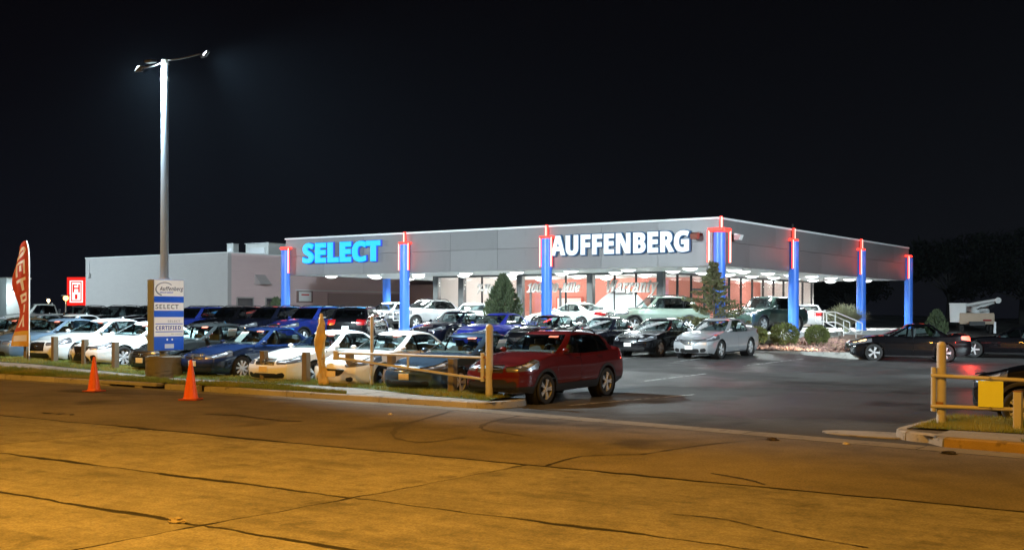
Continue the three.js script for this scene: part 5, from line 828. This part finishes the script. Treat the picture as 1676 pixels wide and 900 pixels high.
{ // litter on the gutter and street
  for (const [x, v, s, l, c] of [[-7.36, 17.75, 0.1, 'dark lump of debris on the gutter line, left of three', [0.04, 0.03, 0.025]], [-6.2, 17.9, 0.06, 'pale crumpled scrap on the gutter line', [0.5, 0.45, 0.36]], [-4.55, 17.55, 0.11, 'black clod on the gutter line at the right', [0.02, 0.017, 0.015]], [-15.4, 17.6, 0.06, 'pale flat scrap of paper on the street', [0.6, 0.55, 0.5]], [-9.2, 7.36, 0.1, 'broken chunk of concrete where two slab joints cross', [0.3, 0.26, 0.2]]]) {
    const g = new THREE.IcosahedronGeometry(s, 2), p = g.attributes.position; for (let i = 0; i < p.count; i++) { const k = 0.6 + 0.8 * hash2(Math.round(p.getX(i) * 400), Math.round(p.getY(i) * 400 + p.getZ(i) * 700), 4); p.setXYZ(i, p.getX(i) * k, Math.max(-0.002, p.getY(i) * k * 0.35), p.getZ(i) * k * 0.6); } g.computeVertexNormals();
    single('debris', g.translate(x, 0.006, -v), std(c, { roughness: 0.95 }), l, 'debris');
  }
}

// ---------------------------------------------------------------- planting
function leafCloud(n, place, size, seedK, tri = 2) { // many small leaf faces through a volume
  const pos = []; seed = seedK;
  for (let i = 0; i < n; i++) { const [x, y, z, dx, dy, dz] = place(i), d = V(dx, dy, dz).normalize(), s = size * rnd(0.6, 1.4); const a = V(rnd(-1, 1), rnd(-1, 1), rnd(-1, 1)).cross(d).normalize().multiplyScalar(s * 0.28), tip = d.clone().multiplyScalar(s); pos.push(x - a.x, y - a.y, z - a.z, x + a.x, y + a.y, z + a.z, x + tip.x, y + tip.y, z + tip.z); }
  const g = new THREE.BufferGeometry(); g.setAttribute('position', new THREE.Float32BufferAttribute(pos, 3)); g.computeVertexNormals(); return g;
}
const leaf = (r, g, b) => phy([r, g, b], { roughness: 0.9, side: THREE.DoubleSide, transmission: 0.25, thickness: 0 });
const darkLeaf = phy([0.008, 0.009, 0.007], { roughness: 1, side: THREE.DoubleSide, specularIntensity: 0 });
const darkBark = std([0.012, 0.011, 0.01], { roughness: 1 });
const bark = std([1, 1, 1], { map: barkMap, roughness: 1 });
{ // mulch bed beside the canopy corner
  const bed = structureGroup('planting_bed');
  const y = (x, v) => lotY(x, v) + 0.11 + 0.22 * clamp((v - 46) / 6, 0, 1);
  part('soil', sheet(-20.6, -15.4, 45.7, 58, 20, 30, y), std([0.2, 0.13, 0.1], { roughness: 1 }), bed);
  kerbRun('kerb_stone', Array.from({ length: 9 }, (_, i) => [lerp(-20.9, -16, i / 8), 45.55]).map(([x, v]) => [x, v]), M.kerb, bed, 0.5, 0.18).position.y = -0.0;
  kerbRun('kerb_stone', [...bend(-16, 46.3, 0.75, -90, 0), [-15.25, 52], [-15.25, 58]], M.kerb, bed, 0.5, 0.18);
  const st = new THREE.IcosahedronGeometry(0.07, 0), N = 1500, im = shade(new THREE.InstancedMesh(st, std([0.42, 0.27, 0.22], { roughness: 0.95 }), N)); im.name = 'gravel'; tag(im, 'reddish landscape gravel in the planting bed at the canopy corner', 'gravel'); im.userData.kind = 'stuff';
  const m = new THREE.Matrix4(), q = new THREE.Quaternion(), c = new THREE.Color(); for (let i = 0; i < N; i++) { const x = rnd(-20.5, -15.5), v = rnd(45.85, 52); q.setFromEuler(new THREE.Euler(rnd(6), rnd(6), rnd(6))); m.compose(V(x, y(x, v) + 0.02, -v), q, V(rnd(0.5, 1.6), rnd(0.4, 1), rnd(0.5, 1.6))); im.setMatrixAt(i, m); const k = rnd(0.5, 1.5); im.setColorAt(i, c.setRGB(k, k * rnd(0.85, 1), k * rnd(0.8, 1))); } scene.add(im);
  const balls = [[-20.0, 46.6, 0.42, 0.5, 'small dark round shrub behind the tail of the silver-grey sedan'], [-19.05, 47.3, 0.6, 0.52, 'clipped round shrub with lit lower half at the canopy corner'], [-17.9, 48.0, 0.5, 0.5, 'clipped round shrub left of the stair railing']];
  balls.forEach(([x, v, r, h, l], k) => { const s = thing('round_shrub', l, 'shrub', [x, y(x, v), -v], 0, 'clipped shrubs in the corner bed'); part('foliage', leafCloud(2600, () => { const a = rnd(6.283), e = Math.asin(rnd(-0.75, 1)), q2 = r * Math.pow(rnd(), 0.12) * (0.92 + 0.12 * Math.sin(a * 5 + k)); const dx = Math.cos(a) * Math.cos(e), dy = Math.sin(e), dz = Math.sin(a) * Math.cos(e); return [dx * q2, h + dy * q2 * 0.85, dz * q2, dx + rnd(-0.8, 0.8), dy + rnd(-0.8, 0.8), dz + rnd(-0.8, 0.8)]; }, 0.09, 900 + k), leaf(0.13, 0.15, 0.03), s); part('stem', merge([0, 1, 2, 3].map((i) => rod(V(0, 0, 0), V(Math.cos(i * 1.6) * r * 0.6, h, Math.sin(i * 1.6) * r * 0.6), 0.015, 5))), bark, s); });
  const og = thing('ornamental_grass', 'pale arching ornamental grass clump behind the stair railing', 'ornamental grass', [-19.75, lotY(-20, 57) + 0.45, -56.9]);
  const bl = []; seed = 4411; for (let i = 0; i < 1500; i++) { const a = rnd(6.283), lean = rnd(0.1, 1) ** 0.7, h = rnd(0.9, 1.5), c0 = V(Math.cos(a) * 0.1, 0, Math.sin(a) * 0.1), px = []; for (let k = 0; k <= 4; k++) { const t = k / 4; px.push([c0.x + Math.cos(a) * lean * 1.3 * t * t, 1.12 * h * (t - 0.42 * lean * t * t), c0.z + Math.sin(a) * lean * 1.3 * t * t]); } const w = 0.014; for (let k = 0; k < 4; k++) { const A = px[k], B = px[k + 1], sx = -Math.sin(a) * w, sz = Math.cos(a) * w; bl.push(A[0] - sx, A[1], A[2] - sz, A[0] + sx, A[1], A[2] + sz, B[0], B[1], B[2]); bl.push(A[0] + sx, A[1], A[2] + sz, B[0] + sx, B[1], B[2] + sz, B[0], B[1], B[2]); } }
  const g = new THREE.BufferGeometry(); g.setAttribute('position', new THREE.Float32BufferAttribute(bl, 3)); g.computeVertexNormals(); part('blades', g, leaf(0.42, 0.42, 0.27), og);
}
{ // conifers
  const spruce = (name, x, y, v, H, R, n, k, label, col) => {
    const t = thing(name, label, 'tree', [x, y, -v]); part('trunk', rod(V(0, 0, 0), V(0.05, H * 0.97, 0), 0.07, 8, 0.012), bark, t);
    seed = k; const limbs = [], at = []; for (let i = 0; i < 70; i++) { const h = 0.08 + 0.9 * i / 70, a = i * 2.4 + rnd(-0.3, 0.3), r = R * (h < 0.48 ? 1 : (1 - (h - 0.48) / 0.52) ** 1.5) * rnd(0.5, 1.15) + 0.09; const A = V(0, h * H, 0), B = V(Math.cos(a) * r, h * H + r * rnd(-0.05, 0.35), Math.sin(a) * r); limbs.push(rod(A, B, 0.014, 4, 0.005)); at.push([A, B, r]); }
    part('limbs', merge(limbs), bark, t);
    part('crown', leafCloud(n, () => { const [A, B] = at[Math.floor(rnd(70) ** 1.0)], u = rnd(0.15, 1.04), j = 0.05 + 0.05 * rnd(); const d = B.clone().sub(A).normalize(); return [lerp(A.x, B.x, u) + rnd(-j, j), lerp(A.y, B.y, u) + rnd(-j, j), lerp(A.z, B.z, u) + rnd(-j, j), d.x + rnd(-0.9, 0.9), d.y + rnd(-0.7, 0.9), d.z + rnd(-0.9, 0.9)]; }, 0.12, k + 5), leaf(...col), t);
    return t;
  };
  spruce('conifer_tree', -20.85, lotY(-20.9, 44) + 0.02, 44.05, 3.75, 1.2, 6200, 31, 'sparse young conifer in front of the corner column', [0.12, 0.115, 0.04]);
  const arb = (x, y, v, H, R, n, k, label) => { const t = thing('evergreen_shrub', label, 'evergreen', [x, y, -v]); part('trunk', rod(V(0, 0, 0), V(0, H * 0.8, 0), 0.06, 7, 0.02), bark, t); part('crown', leafCloud(n, () => { const h = Math.pow(rnd(), 0.9), a = rnd(6.283), prof = Math.sin(Math.PI * Math.pow(0.06 + 0.92 * h, 0.75)) ** 0.8, r = R * prof * Math.pow(rnd(), 0.25) * (0.85 + 0.25 * Math.sin(a * 6 + h * 9)); return [Math.cos(a) * r, 0.06 + h * H, Math.sin(a) * r, Math.cos(a) * 0.6 + rnd(-0.4, 0.4), 1 + rnd(-0.3, 0.5), Math.sin(a) * 0.6 + rnd(-0.4, 0.4)]; }, 0.15, k), leaf(0.06, 0.085, 0.03), t); };
  arb(-31.55, lotY(-31.5, 44), 44.0, 3.05, 0.85, 8000, 71, 'dense dark green arborvitae between the platform cars');
  arb(-48.1, lotY(-48, 45) , 45.3, 2.0, 0.55, 3000, 72, 'small dark evergreen at the foot of the far left column');
  arb(-16.3, lotY(-16, 60) + 0.35, 60.5, 1.3, 0.5, 5000, 73, 'brownish cone-shaped evergreen behind the black sedan');
}
function broadTree(x, v, H, R, k, label, y0 = 0.6, group) {
  const t = thing('broadleaf_tree', label, 'tree', [x, y0, -v], 0, group); seed = k * 977 + 3;
  part('trunk', rod(V(0, 0, 0), V(0.2, H * 0.55, 0.1), 0.28, 9, 0.16), darkBark, t);
  const limbs = [], tips = []; for (let i = 0; i < 22; i++) { const a = rnd(6.283), h = rnd(0.3, 0.6) * H, r = R * rnd(0.45, 0.95), A = V(0.1, h, 0.05), B = V(Math.cos(a) * r, h + rnd(0.1, 0.45) * H, Math.sin(a) * r); limbs.push(rod(A, B, 0.08, 5, 0.02)); tips.push(B); }
  part('limbs', merge(limbs), darkBark, t);
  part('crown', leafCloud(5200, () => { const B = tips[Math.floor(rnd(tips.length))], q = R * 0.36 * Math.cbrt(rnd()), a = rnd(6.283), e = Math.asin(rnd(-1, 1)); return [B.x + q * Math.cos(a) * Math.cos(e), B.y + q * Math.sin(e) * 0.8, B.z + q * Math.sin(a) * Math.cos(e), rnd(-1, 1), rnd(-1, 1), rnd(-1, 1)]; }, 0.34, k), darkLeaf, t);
}
broadTree(-25.5, 98, 7.3, 3.3, 1, 'dark round-topped tree against the night sky behind the bucket truck');
broadTree(-19.5, 96, 8.2, 4.0, 2, 'tallest dark tree at the right edge of the sky');
broadTree(-36, 104, 5.2, 3.4, 3, 'low dark tree just right of the canopy end');
broadTree(-14.0, 92, 6.2, 3.6, 4, 'dark tree cut off by the right edge');
broadTree(-97, 86, 4.4, 3.2, 5, 'low dark tree left of the red sign, behind the feather flag');
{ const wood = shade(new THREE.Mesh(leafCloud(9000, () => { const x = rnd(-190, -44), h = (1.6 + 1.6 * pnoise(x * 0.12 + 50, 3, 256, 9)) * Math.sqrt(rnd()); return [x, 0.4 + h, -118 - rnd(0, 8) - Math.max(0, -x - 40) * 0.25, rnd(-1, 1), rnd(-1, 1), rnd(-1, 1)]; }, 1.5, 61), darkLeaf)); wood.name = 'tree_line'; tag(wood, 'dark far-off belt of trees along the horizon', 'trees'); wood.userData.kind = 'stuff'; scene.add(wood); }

// railings
function railing(x, y, z, label, run, dropY, s = 1) {
  const r = thing('handrail', label, 'handrail', [x, y, z], 0, 'white tube handrails of the platform stairs'), m = M.white;
  part('rail', tube([V(0.02, 0.62, 0), V(0, 0.95, 0), V(0.04, 1.0, 0), V(0.42, 1.0, 0), V(0.5, 0.98, 0), V(run - 0.06, 1.0 - dropY, 0), V(run, 0.96 - dropY, 0), V(run, 0.55 - dropY, 0), V(run - 0.05, 0.48 - dropY, 0), V(run - 0.3, 0.5 - dropY, 0), V(0.5, 0.5, 0), V(0.05, 0.5, 0), V(0.02, 0.62, 0)], 0.026, 8, 150, 0.2), m, r);
  part('post', rod(V(0.44, 0, 0), V(0.44, 1.0, 0), 0.024, 8), m, r); part('post', rod(V(run - 0.3, -dropY - 0.25, 0), V(run - 0.3, 1.0 - dropY + 0.05, 0), 0.024, 8), m, r);
}
railing(-20.95, PLAT, -55.9, 'white tube handrail left and farther of the pair beside the pale grass clump', 1.75, 0.5);
railing(-19.9, PLAT - 0.02, -54.6, 'white tube handrail right and nearer of the pair beside the pale grass clump', 1.75, 0.5);
railing(-39.3, PLAT, -45.1, 'white tube handrail at the platform edge left of the pale muscle coupe', 1.1, 0.25);
{ const st = structureGroup('stairs'); for (let i = 0; i < 4; i++) part('step', box(0.34, 0.17, 1.5, -20.0 + i * 0.34, PLAT - 0.1 - i * 0.17, -55.3), M.walk, st); }

// ---------------------------------------------------------------- bucket truck and the far left
{
  const t = thing('bucket_truck', 'pale utility truck with folded boom and white bucket beyond the black sedan', 'bucket truck', [-18.6, lotY(-19, 78) - 0.3, -78], 1.85), m = M.white;
  part('chassis', merge([box(5.4, 0.25, 0.9, 0, 0.75, 0)]), M.plastic, t);
  const cab = part('cab', merge([rbox(1.5, 0.9, 1.9, 2.5, 1.25, 0, 0.12), rbox(1.25, 0.6, 1.75, 2.1, 1.75, 0, 0.14)]), m, t); part('cab_window', merge([box(0.6, 0.36, 1.77, 2.2, 1.8, 0)]), phy([0.015, 0.017, 0.02], { roughness: 0.05 }), cab);
  const bd = part('service_body', merge([rbox(3.0, 0.7, 2.0, -0.6, 1.05, 0, 0.04)]), std([0.5, 0.38, 0.28], { roughness: 0.7, map: wallMap }), t);
  for (let i = 0; i < 3; i++) part('locker_door', rbox(0.85, 0.55, 0.03, -1.6 + i * 0.97, 1.05, 1.01, 0.012), std([0.55, 0.44, 0.34], { roughness: 0.6 }), bd);
  part('turret', cyl(0.33, 0.26, 0.4, -0.2, 1.4, 0, 18), m, t);
  part('lower_boom', rod(V(-0.4, 1.7, 0), V(-0.5, 2.15, 1.25), 0.12, 8, 0.1), m, t);
  part('upper_boom', rod(V(-0.85, 2.25, 1.3), V(-1.2, 1.85, -0.9), 0.1, 8, 0.085), m, t); part('elbow', new THREE.CylinderGeometry(0.19, 0.19, 0.5, 16).rotateZ(Math.PI / 2).translate(-0.7, 2.2, 1.3), M.galv, t);
  const bk = new THREE.Shape(); bk.moveTo(-0.42, 0); bk.lineTo(0.42, 0); bk.lineTo(0.46, 1.1); bk.lineTo(-0.46, 1.1);
  part('bucket', new THREE.ExtrudeGeometry(bk, { depth: 0.7, bevelEnabled: true, bevelSize: 0.04, bevelThickness: 0.04 }).rotateY(-Math.PI / 2).translate(-1.2, 0.85, -1.1), m, t); part('bucket_lip', rbox(0.86, 0.07, 1.04, -1.55, 1.99, -1.1, 0.02), m, t);
  part('hydraulic_hose', tube([V(-0.6, 2.1, 1.2), V(-0.9, 1.7, 0.9), V(-0.8, 1.75, 0.3), V(-0.4, 1.6, 0.1)], 0.025, 6, 24), M.rubber, t); part('outrigger', merge([rbox(0.16, 0.75, 0.16, -1.9, 0.5, 1.05, 0.02)]), M.steel, t); part('light_bar', rbox(0.14, 0.1, 0.5, -2.12, 0.95, 0.6, 0.02), tailMat, t);
  const ty = tyreGeo(0.42, 0.28), rm = rimGeo(0.42, 'spoke', 6); for (const x of [2.2, -1.3]) for (const s of [-1, 1]) { const w = part('wheel', ty, M.rubber, t); w.position.set(x, 0.42, s * 0.88); if (s < 0) w.rotation.y = Math.PI; part('rim', rm, M.steel, w); }
}
{
  const b = thing('white_building', 'pale boxy lit building behind the feather flag at the left edge', 'building', [-103, 0, -65], 0);
  part('wall', box(14, 5.0, 2.4, -4.6, 2.6, 2.8), std([0.6, 0.66, 0.68], { roughness: 0.8, map: wallMap }), b); part('coping', box(14.2, 0.12, 2.6, -4.6, 5.16, 2.8), M.galv, b); part('door', box(1.2, 2.2, 0.06, -3, 1.2, 4.04), std([0.2, 0.22, 0.24]), b); part('window', box(2.4, 1.2, 0.06, -6.4, 1.8, 4.04), phy([0.03, 0.04, 0.05], { roughness: 0.1 }), b);
  const w = thing('wall_lamp', 'dazzling white lamp on the pale building, right of the feather flag', 'lamp', [-99.2, 3.75, -60.85]);
  part('lamp_lens', new THREE.SphereGeometry(0.2, 16, 10), glow(0.85, 1, 1, 7), w); part('hood', rbox(0.56, 0.1, 0.36, 0, 0.26, -0.02, 0.03), M.steel, w); part('bracket', box(0.1, 0.1, 0.3, 0, 0.2, -0.1), M.steel, w);
  const p = new THREE.PointLight(lin(0.85, 1, 1), 25, 0, 2); p.position.set(-99.2, 3.75, -60.85); p.castShadow = true; p.shadow.radius = 8; scene.add(p);
  const wide = new THREE.SpotLight(lin(0.75, 0.97, 1), 38, 0, 1.2, 0.7, 2); wide.position.set(-108, 6.2, -55); wide.target.position.set(-106, 2, -61); wide.castShadow = true; scene.add(wide, wide.target);
  const s = thing('pylon_sign', 'red illuminated roadside sign with a white panel left of the grey building', 'sign', [-106, 0.6, -72.2], 0.42);
  const art = canvasTexture(256, 384, (c, w2, h) => { c.fillStyle = '#f02018'; c.fillRect(0, 0, w2, h); c.fillStyle = '#fff4ee'; c.fillRect(34, 44, 176, 300); c.strokeStyle = '#c01810'; c.lineWidth = 14; c.strokeRect(58, 66, 128, 252); c.fillStyle = '#d02018'; c.fillRect(74, 96, 22, 110); c.fillRect(148, 96, 22, 110); c.fillRect(96, 140, 52, 20); c.fillRect(96, 96, 40, 14); c.fillRect(104, 232, 34, 66); });
  part('cabinet', rbox(2.3, 3.0, 0.4, 0, 3.55, 0, 0.03), std([0.5, 0.03, 0.02]), s); part('sign_face', new THREE.PlaneGeometry(2.2, 2.9).translate(0, 3.55, 0.205), new THREE.MeshStandardMaterial({ color: 0x222222, map: art, emissive: 0xffffff, emissiveMap: art, emissiveIntensity: 1.5 }), s);
  part('side_panel', rbox(0.7, 1.5, 0.3, 1.55, 2.9, 0, 0.02), glow(0.35, 0.9, 1, 1.1), s); part('post', merge([cyl(0.14, 0.14, 2.1, -0.5, 0, 0), cyl(0.14, 0.14, 2.1, 0.5, 0, 0)]), M.steel, s);
  const lampPost = (x, y, z, h, r, c, k, label) => { const t = thing('street_lamp', label, 'street lamp', [x, y, z]); part('pole', cyl(0.08, 0.06, h, 0, 0, 0, 10), M.steel, t); part('arm', rod(V(0, h, 0), V(0.3, h + 0.12, 0.2), 0.04, 6), M.steel, t); part('hood', rbox(r * 2.6, 0.1, r * 2.2, 0.3, h + 0.14 + r * 0.4, 0.2, 0.03), M.steel, t); part('lamp_globe', new THREE.SphereGeometry(r, 14, 10).translate(0.3, h - 0.02, 0.2), glow(...c, 7), t); const q = new THREE.PointLight(lin(...c), k, 0, 2); q.position.set(x + 0.3, y + h - 0.02, z + 0.2); q.castShadow = true; q.shadow.radius = 8; scene.add(q); };
  lampPost(-98.2, 0.6, -65.6, 2.75, 0.24, [1, 0.5, 0.12], 10, 'bright orange lamp below the red roadside sign');
  lampPost(-135.5, 0.6, -88, 2.9, 0.2, [1, 0.72, 0.4], 30, 'small distant warm lamp between the feather flag and the orange lamp');
  lampPost(-13, 0.6, -112, 3.2, 0.14, [0.8, 0.8, 0.78], 10, 'faint distant lamp near the right edge of the picture');
}

// ---------------------------------------------------------------- lamps that light the lot and the street
function flood(x, y, z, tx, ty, tz, k, angle, c = [0.72, 0.92, 1], soft = 0.8) { const l = new THREE.SpotLight(lin(...c), k, 0, angle, soft, 2); l.position.set(x, y, z); l.target.position.set(tx, ty, tz); l.castShadow = true; l.shadow.radius = 12; scene.add(l, l.target); }
{ // the pole in the picture
  const x = -27.42, y = 9.25, z = -21.5;
  flood(x - 1.25, y - 0.05, z - 0.12, x - 20, 0, z - 22, 3000, 1.1);
  flood(x + 1.4, y + 0.08, z - 0.33, x + 14, 0, z - 12, 2500, 1.0, [0.72, 0.92, 1], 0.6);
  flood(x - 0.1, y - 0.2, z + 0.42, x - 1.0, 0, z - 10, 1500, 1.02, [0.72, 0.92, 1], 0.6);
  // two more poles of the same lot stand outside the frame
  for (const [px, pv, heads, label] of [[-74, 27, [[10, 24, 2500], [-6, 16, 1000]], 'floodlight pole of the lot, out of the picture to the left'], [7, 33, [[-16, 8, 1400], [-26, 45, 4500]], 'floodlight pole of the lot, out of the picture to the right']]) {
    const p = thing('light_pole', label, 'light pole', [px, lotY(px, pv), -pv]); part('base', cyl(0.5, 0.5, 0.7, 0, 0, 0, 28), M.kerb, p); part('pole', cyl(0.125, 0.1, 8.6, 0, 0.7, 0, 20), std([0.5, 0.5, 0.5]), p); part('arm', rod(V(-1.3, 9.2, 0), V(1.3, 9.2, 0), 0.035, 8), M.steel, p);
    heads.forEach(([dx, dv, k], i) => { const hx = i ? -1.3 : 1.3, h = part('lamp_head', rbox(0.5, 0.12, 0.42, 0, 0.05, 0, 0.04), M.plastic, p); h.position.set(hx, 9.2, 0); part('lamp_lens', box(0.42, 0.012, 0.34, 0, -0.02, 0), glow(0.75, 0.95, 1, 6), h); flood(px + hx, lotY(px, pv) + 9.15, -pv, px + dx, 0, -pv - dv, k, k > 5000 ? 0.3 : 1.2); });
  }
  // a sodium street lamp on the near side of the street, left of the camera
  const s = thing('street_lamp', 'sodium street lamp on the near side of the street, out of the picture', 'street lamp', [-10.2, 0, 2.0]);
  part('pole', cyl(0.14, 0.08, 13.2, 0, 0, 0, 16), M.galv, s); part('arm', tube([V(0, 13.1, 0), V(0.1, 13.5, -1.2), V(0.15, 13.62, -6.2)], 0.055, 8, 24), M.galv, s); part('lamp_head', rbox(0.34, 0.16, 0.7, 0.15, 13.68, -6.5, 0.06), M.steel, s); part('lamp_lens', rbox(0.26, 0.03, 0.5, 0.15, 13.59, -6.5, 0.01), glow(1, 0.5, 0.08, 8), s);
  flood(16, 11.5, -4, 16, 0, -7, 1000, 1.31, [1, 0.45, 0.06], 0.2);
  flood(-38, 11.5, -4, -38, 0, -7, 1250, 1.31, [1, 0.45, 0.06], 0.2);
  { const t = thing('street_lamp', 'second sodium street lamp farther along the near side, out of the picture', 'street lamp', [-38.15, 0, 1.5]); part('pole', cyl(0.13, 0.08, 11.2, 0, 0, 0, 16), M.galv, t); part('arm', tube([V(0, 11.1, 0), V(0.1, 11.5, -1.2), V(0.15, 11.62, -5.2)], 0.055, 8, 24), M.galv, t); part('lamp_head', rbox(0.34, 0.16, 0.7, 0.15, 11.68, -5.5, 0.06), M.steel, t); part('lamp_lens', rbox(0.26, 0.03, 0.5, 0.15, 11.56, -5.5, 0.01), glow(1, 0.5, 0.08, 8), t); }
  for (const [lx, l] of [[15.85, 'third sodium street lamp on the near side, out of the picture to the right']]) { const t = thing('street_lamp', l, 'street lamp', [lx, 0, 1.5]); part('pole', cyl(0.13, 0.08, 11.2, 0, 0, 0, 16), M.galv, t); part('arm', tube([V(0, 11.1, 0), V(0.1, 11.5, -1.2), V(0.15, 11.62, -5.2)], 0.055, 8, 24), M.galv, t); part('lamp_head', rbox(0.34, 0.16, 0.7, 0.15, 11.68, -5.5, 0.06), M.steel, t); part('lamp_lens', rbox(0.26, 0.03, 0.5, 0.15, 11.56, -5.5, 0.01), glow(1, 0.5, 0.08, 8), t); }
  flood(-10.05, 13.53, -4.5, -10.05, 0, -5.6, 1560, 1.31, [1, 0.45, 0.05], 0.2);
}
scene.fog = new THREE.FogExp2(lin(0.55, 0.75, 1), 0.00006);   // night haze: the lamps glow in it
renderer.render(scene, camera);
